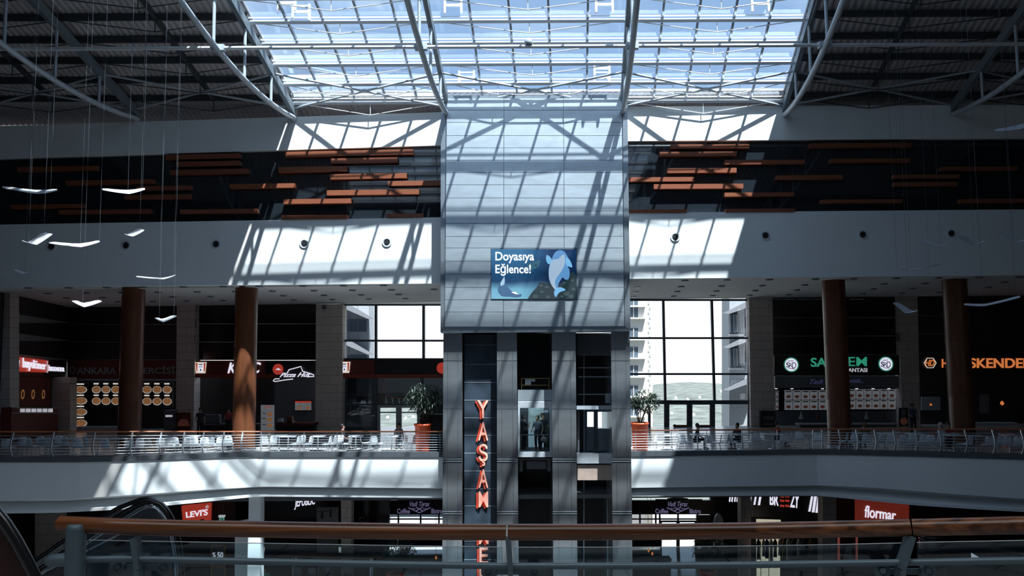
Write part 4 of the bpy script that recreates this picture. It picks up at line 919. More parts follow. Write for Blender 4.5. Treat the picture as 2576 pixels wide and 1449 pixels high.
# ================================================================ ELEVATOR CARS
def car(label, x0, x1, full):
    t = thing('elevator_car', label, 'elevator', at((x0+x1)/2, 1150, 39.6), 'elevator cars'); P1 = Y(39.0); P2 = Y(41.0)
    q = MB(); q.pr(x0, 1137, x1, 1150, P1, .05, .1); q.build('skirt', 'trim_bright', t)
    q = MB(); q.hexa([P1.P(x0, 1137), P1.P(x1, 1137), P1.P(x1, 1141), P1.P(x0, 1141)], [p+V((0, 2.0, 0)) for p in (P1.P(x0, 1137), P1.P(x1, 1137), P1.P(x1, 1141), P1.P(x0, 1141))]); q.build('floor', 'grey_paint', t)
    q = MB(); q.pr(x0+1, 1153, x1, 1158, P1, -.2, 1.4); q.pr(x0+4, 1158, x0+12, 1186, P1, -.3, .2); q.pr(x1-11, 1158, x1-3, 1186, P1, -.3, .2); q.pr(x0+22, 1160, x1-14, 1180, P1, -.3, .8); q.build('undercarriage', 'grey_paint', t)
    top = 1010
    q = MB(); q.pr(x0, top, x1, top+16, P1, .02, .12); q.build('head_frame', 'trim_bright' if full else 'grey_letters', t)
    q = MB(); q.hexa([P1.P(x0, top-1), P1.P(x1, top-1), P1.P(x1, top+4), P1.P(x0, top+4)], [p+V((0, 2.0, 0)) for p in (P1.P(x0, top-1), P1.P(x1, top-1), P1.P(x1, top+4), P1.P(x0, top+4))]); q.build('ceiling', 'counter_white', t)
    for a, b in ((x0, x0+5), (x1-5, x1)): q = MB(); q.pr(a, top+16, b, 1137, P1, .02, .12); q.build('corner_post', 'trim_bright', t)
    q = MB(); q.pr(x0+5, top+16, x1-5, 1137, P1, -.03, .02); q.build('glass_pane', 'car_glass', t)
    q = MB(); q.bar(at(x0+8, 1094, 39.2), at(x1-8, 1094, 39.2), .04, .05); q.build('handrail', 'trim_bright', t)
    q = MB(); q.pr(x1-19, 1032, x1-9, 1038, P1, -.3, .05); q.build('floor_display', 'lit_soft', t)
    q = MB(); q.pr(x0+4, top+14, x0+26, 1137, P2, 0, .06); q.pr(x1-20, top+14, x1-2, 1137, P2, 0, .06); q.build('rear_wall', 'grey_paint', t)
    q = MB(); q.pr(x0, 981, x1, 1008, P1, .0, .8); q.build('roof_box', 'steel_cladding', t)
    q = MB()
    for y in (952, 969): q.bar(at(x0+9, y, 39.2), at(x1-7, y, 39.2), .04, .04)
    for x in (x0+9, x1-7): q.tube([at(x, 951, 39.2), at(x, 981, 39.2)], .025, 6)
    q.build('roof_railing', 'brass', t)
    q = MB(); q.pr(x0+18, 954, x0+33, 968, P1, -.5, .3); q.pr(x0+34, 954, x0+43, 960, P1, -.5, .3); q.build('motor_box', 'trim_bright', t)
mat('brass', (.35, .24, .10), .35, .6)
pl_ = bpy.data.lights.new('elevator_lamp', 'POINT'); pl_.energy = 32; pl_.shadow_soft_size = .25; plo = bpy.data.objects.new('elevator_lamp', pl_); COL.objects.link(plo); plo.location = at(1345, 1034, 39.6)
car('glass elevator car carrying three people in the middle shaft', 1303, 1388, True)
t = thing('elevator_car', 'empty open frame elevator car in the right shaft', 'elevator', at(1495, 1165, 39.8), 'elevator cars'); P1 = Y(39.3)
q = MB(); q.pr(1452, 1142, 1540, 1166, P1, 0, .5); q.build('skirt', 'trim_bright', t); q = MB(); q.pr(1453, 1170, 1538, 1208, P1, -.1, .1); q.build('apron', mat('tan_panel', (.34, .26, .22), .5), t)
q = MB(); q.pr(1451, 1021, 1540, 1030, P1, 0, .4); q.build('top_beam', 'grey_letters', t)
for a in (1453, 1532): q = MB(); q.pr(a, 1030, a+5, 1142, P1, -.6, .1); q.build('corner_post', 'grey_paint', t)
q = MB(); q.pr(1458, 1030, 1532, 1142, P1, -.05, .02); q.build('glass_pane', 'window_glass', t)

# ================================================================ PEOPLE
mat('skin', (.30, .17, .12), .55); mat('hair_dark', (.015, .012, .01), .6); mat('shirt_grey', (.14, .16, .19), .8); mat('shirt_dark', (.02, .022, .028), .8); mat('trousers', (.015, .016, .022), .8); mat('shirt_red', (.28, .04, .03), .8); mat('shirt_white', (.5, .52, .55), .8); mat('shirt_blue', (.04, .07, .14), .8); mat('shirt_teal', (.15, .42, .36), .8); mat('bag', (.03, .03, .035), .7); mat('shirt_ochre', (.16, .085, .03), .8); mat('scarf_light', (.45, .40, .38), .8)
def skinmesh(name, chains, m, parent, lvl=1):
    vs = []; es = []; rs = []; key = {}
    for ch in chains:
        prev = None
        for (p, r) in ch:
            k = tuple(round(c, 4) for c in p)
            if k not in key: key[k] = len(vs); vs.append(p); rs.append(r)
            i = key[k]
            if prev is not None and prev != i: es.append((prev, i))
            prev = i
    me = bpy.data.meshes.new(name); me.from_pydata([V(v) for v in vs], es, []); me.materials.append(MATS[m])
    o = bpy.data.objects.new(name, me); COL.objects.link(o); o.parent = parent
    o.modifiers.new('skin', 'SKIN'); s = o.modifiers.new('sub', 'SUBSURF'); s.levels = lvl; s.render_levels = lvl
    o.modifiers['skin'].use_smooth_shade = True
    for v, r in zip(me.skin_vertices[0].data, rs): v.radius = (r, r) if not isinstance(r, tuple) else r
    me.skin_vertices[0].data[0].use_root = True
    return o
def hand(w, dirv, s):
    """five unequal fingers rooted in the palm"""
    w = V(w); d = V(dirv).normalized(); side = V((0, 1, 0)) if abs(d.y) < .7 else V((1, 0, 0)); palm = w+d*.07
    ch = [[(tuple(w), .024), (tuple(palm), .032)]]
    for k, ln_ in enumerate((.065, .078, .074, .058)):
        a = palm+side*(-.027+.018*k)*1.0+d*.015; ch.append([(tuple(palm), .032), (tuple(a), .011), (tuple(a+d*ln_*.55), .0085), (tuple(a+d*ln_+V((0, 0, -.006))), .0075)])
    th = w+d*.03+side*(-.035*s); ch.append([(tuple(w), .024), (tuple(th), .011), (tuple(th+d*.035-side*.012*s), .009)])
    return ch
def person(label, loc, rz, top='shirt_grey', bottom='trousers', sit=False, hair='hair_dark', arms=((.23, -.05, 1.14, .20, -.22, 1.06), (.23, .0, 1.14, .24, -.08, .90)), s=1., lean=0., scarf=False):
    t = thing('person', label, 'person', loc, None, rz); t.scale = (s, s, s); t['_o'] = (0, 0, 0)
    dz = -.47 if sit else 0; L = lean
    pel = (0, 0, .95+dz); sp = (0, -L*.3, 1.15+dz); ch = (0, -L*.7, 1.36+dz); nk = (0, -L, 1.48+dz); hd = (0, -.02-L, 1.60+dz); ht = (0, -.01-L, 1.69+dz)
    body = [[(pel, (.14, .10)), (sp, (.125, .09)), (ch, (.15, .10)), (nk, .055), (hd, (.078, .092)), (ht, (.062, .07))]]; hands = []
    arml = []
    for sd, a in zip((-1, 1), arms):
        sh = (sd*.17, -L*.7, 1.40+dz); el = (sd*a[0], a[1]-L, a[2]+dz); wr = (sd*a[3], a[4]-L, a[5]+dz)
        body.append([(ch, (.15, .10)), (sh, .055), (el, .040), (wr, .027)]); arml.append([(ch, (.17, .12)), (sh, .066), (tuple(V(sh).lerp(V(el), .75)), .054)])
        body += hand(wr, V(wr)-V(el), sd)
    legs = []
    for sd in (-1, 1):
        hp = (sd*.09, 0, .90+dz)
        if sit: kn = (sd*.11, -.42, .50); an = (sd*.11, -.40, .09); to = (sd*.12, -.55, .04)
        else: kn = (sd*.10, -.03, .50); an = (sd*.10, .02, .09); to = (sd*.12, -.13, .035)
        body.append([(pel, (.14, .10)), (hp, .085), (kn, .055), (an, .036), (to, .03)])
        legs.append([((0, 0, .93+dz), (.155, .115)), (hp, .10), (kn, .072), ((an[0], an[1], an[2]+.02), .055)])
    o = skinmesh('body', body, 'skin', t)
    skinmesh('shirt', [[((0, 0, .82+dz), (.17, .13)), ((0, 0, .98+dz), (.17, .13)), (sp, (.15, .115)), (ch, (.17, .12)), ((0, -L*.95, 1.45+dz), .075)]]+arml, top, t)
    skinmesh('trousers', legs, bottom, t)
    q = MB(); q.lathe((0, .034-L, 1.60+dz), [(.078, -.03 if not scarf else -.14), (.096, .03), (.099, .09), (.083, .145), (.045, .175), (.004, .183)], 16); hh = q.build('headscarf' if scarf else 'hair', hair, t, smooth=True)
    q = MB(); q.lathe((0, 0, .86+dz), [(.14, 0), (.165, .04), (.165, .12), (.155, .20)], 20)
    for v_ in q.v: v_.y *= .78
    q.build('waistband', bottom, t)
    for sx in (-1, 1):
        yf = -.42 if sit else 0.0
        q = MB(); q.prism([V((sx*.12+a_, yf+b_, .0)) for a_, b_ in ((-.045, .07), (.045, .07), (.05, -.12), (.03, -.19), (-.03, -.19), (-.05, -.12))], [V((sx*.12+a_*.8, yf+b_*.9, h_)) for a_, b_, h_ in ((-.045, .07, .10), (.045, .07, .10), (.05, -.12, .06), (.03, -.19, .05), (-.03, -.19, .05), (-.05, -.12, .06))]); q.build('shoe', 'hair_dark', t)
    q = MB()
    for sx in (-1, 1): q.lathe((sx*.033, -.103-L, 1.605+dz), [(.002, -.008), (.011, 0), (.002, .008)], 8); q.lathe((sx*.083, -.02-L, 1.595+dz), [(.008, -.03), (.018, 0), (.008, .03)], 8)
    q.build('eyes', 'hair_dark', o); 
    q = MB(); q.prism([V((-.012, -.108-L, 1.57+dz)), V((.012, -.108-L, 1.57+dz)), V((0, -.098-L, 1.61+dz))], [V((-.006, -.128-L, 1.568+dz)), V((.006, -.128-L, 1.568+dz)), V((0, -.105-L, 1.60+dz))]); q.build('nose', 'skin', o)
    q = MB(); q.box((0, -.105-L, 1.545+dz), (.045, .012, .01)); q.build('mouth', 'shirt_red', o)
    return t
zc = at(1345, 1139, 39.6).z+.06
p = person('person in dark clothes standing at the left inside the glass elevator', (at(1318, 1130, 39.9).x, 39.9, zc), 2.2, 'shirt_dark', arms=((.22, -.12, 1.16, .12, -.26, 1.30), (.23, -.05, 1.14, .16, -.24, 1.1)))
p = person('person in grey shirt in the middle of the glass elevator', (at(1353, 1130, 39.7).x, 39.7, zc), -.5, 'shirt_grey', arms=((.25, -.02, 1.14, .2, -.25, 1.02), (.30, .02, 1.14, .30, -.12, .96)))
p = person('person with a bag at the right inside the glass elevator', (at(1366, 1130, 40.2).x, 40.2, zc), .4, 'shirt_dark', arms=((.24, -.02, 1.14, .22, -.1, .92), (.28, -.04, 1.12, .2, -.28, 1.12)), s=1.03)
q = MB(); c = at(1368, 1106, 39.5); q.lathe(c-V((0, 0, .15)), [(.06, 0), (.15, .06), (.15, .22), (.05, .30)], 12); tag(q.build('handbag', 'scarf_light'), 'pale handbag held at hip height in the elevator', 'bag')

# ================================================================ BALCONY RAILINGS
def rpos(px, s, side):  # s 0 at the floor, 1 at the top
    tab = EL if side == 'L' else ER
    ty, y = edge(tab, px); yt = 1083.5 if side == 'L' else (1081-(px-1588)*.008 if px < 2047 else 1077.3)
    a = at(px, ty, y); b = at(px, yt+3, y); a.z += .10; return a.lerp(b, s)+V((0, .12, 0))
def bow(s, k): return V((0, -k*math.sin(math.pi*min(1, s*1.05))**1.0*(1-.25*s), 0))
def railing(side, xs, posts, label, curved):
    t = thing('railing', label, 'railing', rpos(posts[0][0], 0, side), 'food court railings')
    cv = lambda px: .26 if curved(px) else .0
    def k(px):  # smooth bow
        return .28*min(1, max(0, (curved(px))))
    q = MB(); q.tube([rpos(px, 1, side)+V((0, 0, .0)) for px in xs], .034, 8); q.build('handrail', 'rail_wood', t)
    for j in range(8):
        s = .10+.108*j; q = MB(); q.tube([rpos(px, s, side)+bow(s, k(px)) for px in xs], .013, 5); q.build('bar', 'rail_steel', t)
    for px, w_ in posts:
        q = MB(); pts = [rpos(px, s/8, side)+bow(s/8, k(px)) for s in range(9)]
        for a, b in zip(pts, pts[1:]): q.bar(a, b, w_, .05, (0, 1, 0))
        q.build('post', 'rail_steel', t)
railing('L', [-420, -200]+list(range(-80, 660, 20))+[660, 760, 880, 1000, 1112], [(x, .06) for x in (-180, -80, 30, 132, 236, 331, 404, 462, 511, 562, 609, 655)]+[(x, .025) for x in (676, 763, 847, 932, 1018, 1106)],
        'steel bar railing with wooden handrail along the left food court balcony', lambda px: max(0, min(1, (662-px)/40)))
railing('R', [1590, 1700, 1800, 1900, 2000]+list(range(2050, 2600, 20))+[2700, 3000], [(x, .025) for x in (1600, 1690, 1779, 1868, 1957, 2047)]+[(x, .06) for x in (2070, 2112, 2156, 2202, 2250, 2305, 2365, 2430, 2500, 2572)],
        'steel bar railing with wooden handrail along the right food court balcony', lambda px: max(0, min(1, (px-2055)/40)))

# ================================================================ CHAIRS AND TABLES
def shell(parent):
    prof = [(-.22, .445, .19), (-.12, .43, .21), (.02, .425, .215), (.13, .435, .215), (.19, .48, .21), (.215, .56, .205), (.235, .68, .20), (.25, .78, .185), (.258, .83, .15), (.262, .85, .10)]
    q = MB(); n = 8; top = []; bot = []
    for y, z, wd in prof:
        for i in range(n+1):
            s = -1+2*i/n; cur = .03*(s*s)
            top.append(V((s*wd, y-(cur*1.0 if z > .46 else 0), z+(cur*.8 if z <= .46 else 0))))
    bot = [p+V((0, .008, -.012)) for p in top]; m_ = len(prof); N1 = n+1
    skip = {(7, 3), (7, 4)}
    fs = [(j*N1+i, j*N1+i+1, (j+1)*N1+i+1, (j+1)*N1+i) for j in range(m_-1) for i in range(n) if (j, i) not in skip]
    K = len(top); q.add(top+bot, fs+[tuple(i+K for i in reversed(f)) for f in fs], True)
    rim = [(0, i) for i in range(N1)]+[(j, n) for j in range(1, m_)]+[(m_-1, i) for i in range(n-1, -1, -1)]+[(j, 0) for j in range(m_-2, 0, -1)]
    ids = [a*N1+b for a, b in rim]; q.add(top+bot, [(ids[i], ids[(i+1) % len(ids)], ids[(i+1) % len(ids)]+K, ids[i]+K) for i in range(len(ids))])
    return q.build('seat_shell', 'white_plastic', parent)
def make_chair():
    t = thing('cafe_chair', 'x', 'chair', (0, 0, -60), 'white cafe chairs'); t['_o'] = (0, 0, 0); shell(t)
    for sx in (-1, 1):
        for y0, y1 in ((-.15, -.21), (.13, .21)):
            q = MB(); q.tube([(sx*.15, y0, .425), (sx*.20, y1, .0)], .011, 6); q.build('leg', 'chrome', t)
    q = MB(); q.tube([(-.17, -.16, .41), (.17, -.16, .41)], .009, 5); q.tube([(-.17, .14, .41), (.17, .14, .41)], .009, 5); q.tube([(-.16, -.16, .41), (-.16, .14, .41)], .009, 5); q.tube([(.16, -.16, .41), (.16, .14, .41)], .009, 5); q.build('under_frame', 'chrome', t)
    return t
def make_table():
    t = thing('cafe_table', 'x', 'table', (0, 0, -60), 'square cafe tables'); t['_o'] = (0, 0, 0)
    q = MB(); r_ = .06; pts = []
    for cx, cy, a0 in ((.29, .29, 0), (-.29, .29, 90), (-.29, -.29, 180), (.29, -.29, 270)):
        for k in range(4): a = math.radians(a0+k*30); pts.append(V((cx+r_*math.cos(a), cy+r_*math.sin(a), .74)))
    q.prism([p+V((0, 0, .03)) for p in pts], pts); q.build('table_top', 'table_top', t)
    q = MB(); q.lathe((0, 0, .02), [(.04, 0), (.03, .04), (.03, .66), (.06, .72)], 12); q.build('column', 'chrome', t)
    q = MB(); q.lathe((0, 0, 0), [(.24, 0), (.24, .015), (.06, .035)], 20); q.build('base', 'chrome', t); return t
ch0 = make_chair(); tb0 = make_table(); index_children(); used = [False, False]
def place(proto, which, px, dY, rz, label, grp):
    tab = EL if px < 1300 else ER; ty, y = edge(tab, px); yy = y+dY
    o = proto if not used[which] else copy_tree(proto); used[which] = True
    x = at(px, 1120, yy).x; z = at(px, ty, y).z+.02
    o.location = (x, yy, z); o.rotation_euler = (0, 0, rz); o['label'] = label; o['group'] = grp; return o
PI = math.pi
# px, depth behind the edge, turn (0 = back away from viewer... the back faces the viewer at PI)
CHL = [(22, 1.4, 3.1), (62, 2.3, 3.3), (84, 2.0, 2.7), (106, 2.5, 3.3), (131, 1.8, 3.0), (152, 2.8, 3.4), (172, 2.4, 2.9), (198, 1.7, 3.3), (226, 2.4, 2.6), (270, 1.4, 3.15), (324, 1.5, 3.6), (349, 1.4, 3.8), (383, 1.6, 2.6), (405, 1.3, 3.4), (428, 1.5, 3.1),
       (449, 1.6, 2.8), (470, 1.4, 3.5), (493, 1.5, 3.1), (514, 1.4, 3.5), (534, 1.6, 3.1), (551, 1.2, 3.8), (576, 1.5, 3.3), (666, 1.5, 3.3), (683, 1.4, 3.9), (742, 1.3, 4.5), (754, 1.7, 4.2), (774, 1.3, 4.4), (822, 1.3, 4.5), (836, 1.6, 4.3), (850, 1.9, 4.0), (872, 1.4, 4.5),
       (918, 1.9, 1.8), (938, 1.4, 3.5), (962, 1.6, 4.2), (1012, 1.4, 4.4), (1036, 1.7, 4.2)]
CHR = [(1641, 1.3, 4.1), (1660, 1.6, 4.5), (1714, 1.4, 1.8), (1727, 1.7, 2.0), (1782, 1.6, 3.0), (1803, 1.3, 4.4), (1823, 1.6, 4.2), (1846, 1.5, 1.9), (1878, 1.4, 4.6), (1900, 1.8, 3.2), (1928, 2.0, 1.8), (1968, 1.5, 3.2), (1984, 1.9, 3.8), (2010, 2.4, 2.9),
       (2058, 1.6, 2.8), (2121, 1.6, 4.0), (2147, 1.3, 3.1), (2174, 1.2, 3.2), (2211, 1.3, 3.4), (2238, 1.4, 3.1), (2266, 1.3, 3.3), (2290, 1.4, 3.1), (2318, 1.5, 3.2), (2338, 1.4, 3.0), (2360, 1.6, 3.3), (2432, 1.3, 3.6), (2484, 1.3, 3.1), (2508, 1.5, 3.4), (2528, 1.4, 3.2), (2556, 1.5, 3.0)]
for i, (px, d, rz) in enumerate(CHL):
    if px < 313: lb = 'white plastic chair behind the left railing, %s from the left frame edge' % ORD[i]
    elif px < 600: lb = 'white plastic chair between the two left columns, %s from the shaded column' % ORD[i-10]
    else: lb = 'white plastic chair between the sunlit column and the tower, %s from the column' % ORD[i-22]
    place(ch0, 0, px, d, rz, lb, 'white chairs of the left food court')
for i, (px, d, rz) in enumerate(CHR):
    if px < 2069: lb = 'white plastic chair right of the tower, %s from the orange pot' % ORD[i]
    else: lb = 'white plastic chair at the dim right railing, %s from the inner dark column' % ORD[i-15]
    place(ch0, 0, px, d, rz, lb, 'white chairs of the right food court')
TBL = [(45, 1.9), (118, 1.9), (185, 2.0), (247, 2.0), (298, 2.0), (365, 2.0), (416, 2.2), (482, 2.1), (562, 2.1), (702, 2.0), (725, 1.5), (800, 1.6), (895, 1.7), (985, 1.8)]
TBR = [(1690, 1.6), (1755, 1.9), (1868, 1.8), (1945, 1.8), (2035, 1.9), (2160, 2.1), (2226, 2.1), (2303, 2.1), (2400, 1.9), (2456, 1.6), (2540, 2.2)]
for i, (px, d) in enumerate(TBL): place(tb0, 1, px, d+.35, 0, 'grey square cafe table behind the left railing, %s from the left frame edge' % ORD[i], 'tables of the left food court')
for i, (px, d) in enumerate(TBR): place(tb0, 1, px, d+.35, 0, 'grey square cafe table behind the right railing, %s from the tower' % ORD[i], 'tables of the right food court')
def seated(px, d, rz, label, **k):
    tab = EL if px < 1300 else ER; ty, y = edge(tab, px); yy = y+d; return person(label, (at(px, 1120, yy).x, yy, at(px, ty, y).z+.02), rz, sit=k.pop('sit', True), **k)
seated(1752, 2.6, 1.4, 'seated person in dark clothes against the exit door, right of the tower', top='shirt_dark', lean=.1)
seated(1856, 2.5, -.9, 'seated person in black under the right edge of the window', top='shirt_dark')
seated(1958, 3.2, .8, 'seated person in a red top in front of the right pier', top='shirt_red')
seated(2176, 2.5, 3.0, 'seated person in an ochre top right of the inner dark column', top='shirt_ochre', hair='shirt_ochre')
seated(2370, 2.7, .3, 'seated person in a pale headscarf by the outer dark column', top='shirt_white', hair='scarf_light', scarf=True)
seated(2388, 3.0, -.3, 'seated person in a dull red top right of the pale headscarf', top='shirt_red')
seated(2300, 9.5, 0, 'worker in blue standing behind the counter at the right pier', top='shirt_blue', sit=False)
seated(574, 9.0, 0, 'worker with a red top standing at the counter left of the sunlit column', top='shirt_red', sit=False)
seated(502, 9.0, .3, 'customer in dark clothes at the counter beside the left pier', top='shirt_dark', sit=False)
seated(862, 3.0, 1.5, 'seated person in dark clothes near the dark tinted window', top='shirt_dark')
seated(1003, 3.5, .2, 'seated person in grey before the left glass door', top='shirt_grey')
# ================================================================ PLANTS
def plant(label, cx, Yp, zb, pot_h, r_top, r_bot, crown_c, crown_r, n, seed, grp='trees in orange pots'):
    rn = random.Random(seed); t = thing('potted_tree', label, 'potted plant', (cx, Yp, zb), grp)
    q = MB(); q.lathe((cx, Yp, zb), [(r_bot, 0), (r_bot+.01, .02), (r_top-.02, pot_h-.10), (r_top+.03, pot_h-.09), (r_top+.03, pot_h), (r_top-.04, pot_h), (r_top-.05, pot_h-.06)], 28); q.build('pot', 'pot_orange', t)
    q = MB(); q.lathe((cx, Yp, zb+pot_h-.08), [(r_top-.05, 0), (r_top-.06, .02)], 20); q.build('soil', 'soil', t)
    base = V((cx, Yp, zb+pot_h-.06)); cc = V((cx+crown_c[0], Yp, zb+crown_c[1])); tips = []
    for k in range(7):
        a = rn.uniform(0, 6.28); e_ = cc+V((math.cos(a)*crown_r[0]*.6, math.sin(a)*crown_r[0]*.5, rn.uniform(-.5, .6)*crown_r[1])); m_ = base.lerp(e_, .5)+V((rn.uniform(-.06, .06), 0, .05))
        q = MB(); q.tube([base+V((math.cos(a)*.04, math.sin(a)*.04, 0)), m_, e_], [.028, .02, .01], 6); q.build('stem', 'stem', t); tips += [m_.lerp(e_, .6), e_, m_.lerp(e_, .85)]
    q = MB()
    for k in range(n):
        if k % 3 == 0: c = rn.choice(tips)
        else:
            while True:
                u = V((rn.uniform(-1, 1), rn.uniform(-1, 1), rn.uniform(-1, 1)))
                if u.length < 1: break
            c = cc+V((u.x*crown_r[0], u.y*crown_r[0]*.8, u.z*crown_r[1]))
        a = rn.uniform(0, 6.28); ln_ = rn.uniform(.16, .34); dr = V((math.cos(a), math.sin(a), rn.uniform(-.9, .25))).normalized(); sd = dr.cross(V((0, 0, 1))).normalized()*rn.uniform(.018, .032)
        p1 = c+dr*ln_*.45+V((0, 0, .02)); p2 = c+dr*ln_-V((0, 0, .06))
        q.add([c, p1+sd, p2, p1-sd], [(0, 1, 2, 3)])
    o = q.build('foliage', 'leaf', t); return t
zL = fz(1063); zR = fz(1610)
plant('leafy tree in an orange pot left of the tower', at(1064, 1100, 39.9).x, 39.9, zL, 1.47, .42, .33, (.1, 2.7), (1.0, .85), 1500, 1)
plant('leafy tree in an orange pot right of the tower', at(1610, 1100, 39.8).x, 39.8, zR, 1.50, .43, .34, (.25, 2.55), (.80, .62), 1100, 2)
t = thing('speaker_cabinet', 'tall black cabinet beside the left orange pot', 'cabinet', (at(1097, 1100, 40.2).x, 40.2, zL)); q = MB(); c = at(1097, 1100, 40.2).x; q.box((c, 40.4, zL+.95), (.66, .5, 1.9)); q.build('cabinet', 'black', t); q = MB(); q.box((c, 40.13, zL+1.0), (.56, .03, 1.6)); q.build('front_grille', 'black_band', t)

# ================================================================ HANGING BIRDS
def bird(label, D, L, C, R, ch, hang, x2=None):
    """two plate wings meeting at C; ch = chord vector in pixels at tip L, centre, tip R"""
    pl = Y(D); P = pl.P; c = P(*C); t = thing('bird_mobile', label, 'mobile', c, 'white bird mobiles')
    for tip, cht in ((L, ch[0]), (R, ch[2])):
        cc = ch[1]; q = MB(); up_ = []
        n = 6
        for k in range(n+1):
            s = k/n; x = C[0]+(tip[0]-C[0])*s; y = C[1]+(tip[1]-C[1])*s + math.sin(s*PI)*1.0
            cx = (cc[0]+(cht[0]-cc[0])*s); cy = (cc[1]+(cht[1]-cc[1])*s)
            if k == n: cx *= .7; cy *= .7
            a = P(x, y); b = at(x+cx, y+cy, D+.25); up_.append((a, b))
        th = V((0, 0, .018)); vs = []
        for a, b in up_: vs += [a, b, b+th, a+th]
        fs = [(k*4+j, k*4+(j+1) % 4, k*4+4+(j+1) % 4, k*4+4+j) for k in range(n) for j in range(4)]+[(0, 1, 2, 3), (n*4+3, n*4+2, n*4+1, n*4)]
        q.add(vs, fs); q.build('wing', 'wing_white', t)
    for hx, hy in hang:
        a = P(hx, hy)+V((0, .05, .0)); q = MB(); q.tube([a, V((a.x, a.y, EZ+16.0))], .0035, 4); q.build('wire', 'wire', t)
    return t
bird('large white bird mobile at the left edge over the dark strip', 25, (6, 473), (96, 488), (144, 480), ((1, -5), (-6, -9), (-2, -4)), [(72, 478), (125, 478)])
bird('white bird mobile over the dark strip, second from the left edge', 27, (257, 478), (325, 488), (365, 477), ((1, -4), (-5, -9), (-2, -4)), [(320, 480), (357, 474)])
bird('bright tilted bird mobile in front of the leftmost wall vent', 24, (56, 606), (93, 616), (132, 590), ((2, 2), (-27, -4), (-22, -5)), [(70, 606), (108, 590)])
bird('flat wide bird mobile left of the second wall vent', 26, (123, 612), (204, 622), (251, 609), ((0, -4), (-5, -8), (-2, -4)), [(200, 612), (248, 606)])
bird('small tilted bird mobile above the second wall vent', 28, (314, 589), (335, 595), (363, 580), ((2, 1), (-21, -4), (-11, -5)), [(350, 576)])
bird('thin dark bird mobile low at the left edge of the white wall', 29, (34, 679), (57, 691), (93, 684), ((8, 0), (10, -5), (-2, -1)), [(60, 684)])
bird('thin edge-on bird mobile at the bottom of the left white wall', 29, (342, 697), (412, 703), (441, 693), ((3, -2), (-3, -3), (1, -1)), [(400, 700), (436, 694)])
bird('bright bird mobile below the white wall at the left', 26, (181, 758), (212, 773), (256, 759), ((14, -1), (-3, -10), (-10, -4)), [(206, 764)])
bird('bright bird mobile between the shaded column and the left pier', 28, (389, 801), (411, 811), (445, 796), ((10, -1), (-3, -8), (-12, -2)), [(399, 800), (436, 796)])
bird('pale bird mobile at the top right edge', 26, (2504, 331), (2566, 326), (2620, 302), ((-1, -5), (-6, -10), (-2, -4)), [(2556, 322)])
bird('pale bird mobile below the right white wall, left one', 27, (2246, 763), (2278, 789), (2309, 783), ((13, -2), (18, -6), (-1, -2)), [(2290, 780)])
bird('long white bird mobile in front of the outer dark column', 25, (2425, 768), (2476, 771), (2567, 749), ((1, -4), (6, -6), (-2, -5)), [(2476, 766), (2558, 746)])
bird('faint tilted bird mobile left of the last wall vent', 28, (2314, 605), (2354, 621), (2380, 616), ((13, -1), (11, -3), (-1, -2)), [(2368, 616)])
bird('faint tilted bird mobile touching the last wall vent', 28, (2410, 595), (2443, 619), (2478, 608), ((16, -4), (12, -5), (-2, -2)), [(2452, 610), (2466, 604)])
bird('faint tilted bird mobile at the right frame edge', 26, (2510, 584), (2552, 611), (2600, 603), ((17, -3), (20, -6), (-2, -3)), [(2552, 600)])
bird('thin bird mobile low on the right white wall, upper one', 27, (2262, 676), (2296, 679), (2366, 664), ((3, 2), (4, -2), (1, 2)), [(2258, 674), (2293, 676)])
bird('thin bird mobile low on the right white wall, lower one', 29, (2330, 687), (2376, 692), (2412, 684), ((3, 2), (4, -2), (1, 1)), [(2340, 686)])

# ================================================================ GROUND STOREY
mat('deep_red', (.20, .025, .015), .5, emit=.35); mat('levis_red', (.50, .05, .03), .5, emit=.4); mat('pink_lit', (.45, .12, .10), .5, emit=.2); mat('cream_lit', (.62, .56, .42), .5, emit=.55, var=.1); mat('garment_brown', (.22, .10, .03), .8); mat('garment_blue', (.05, .08, .16), .8); mat('garment_white', (.55, .53, .5), .8); mat('garment_black', (.02, .02, .022), .8)
mat('wood_table', (.30, .14, .09), .5); mat('panel_taupe', (.17, .16, .16), .6); mat('teal_lit', (.2, .5, .42), .5, emit=.3); mat('letter_purple', (.17, .15, .27), .5, emit=.5)
GP1 = Y(46.0); GPB = Y(53.0); G42 = Y(42.6)
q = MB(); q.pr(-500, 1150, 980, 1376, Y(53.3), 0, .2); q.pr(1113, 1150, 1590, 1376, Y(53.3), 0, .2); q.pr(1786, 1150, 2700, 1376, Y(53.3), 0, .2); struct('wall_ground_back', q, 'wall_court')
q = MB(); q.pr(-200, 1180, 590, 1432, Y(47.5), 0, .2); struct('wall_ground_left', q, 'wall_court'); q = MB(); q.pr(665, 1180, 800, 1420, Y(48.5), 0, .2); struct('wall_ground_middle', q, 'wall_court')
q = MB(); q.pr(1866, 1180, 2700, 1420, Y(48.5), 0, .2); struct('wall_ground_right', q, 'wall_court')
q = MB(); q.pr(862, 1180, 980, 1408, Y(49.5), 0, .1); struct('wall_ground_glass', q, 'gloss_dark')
for nm, x0, x1, D, m_ in (('wall_ground_pier_left', 88, 149, 43, 'stone'), ('wall_ground_pier_middle', 858, 884, 45, 'stone'), ('wall_ground_pier_right', 1864, 1889, 45, 'stone'), ('wall_ground_pier_far_right', 2070, 2104, 43.5, 'stone')):
    q = MB(); pl = Y(D); q.pr(x0, 1200, x1, 1560, pl, 0, .7); struct(nm, q, m_)
q = MB(); q.pp([(626, 1243), (656, 1243), (653, 1560), (620, 1560)], Y(39.45), 0, .6); struct('wall_ground_pier_white', q, 'plaster')
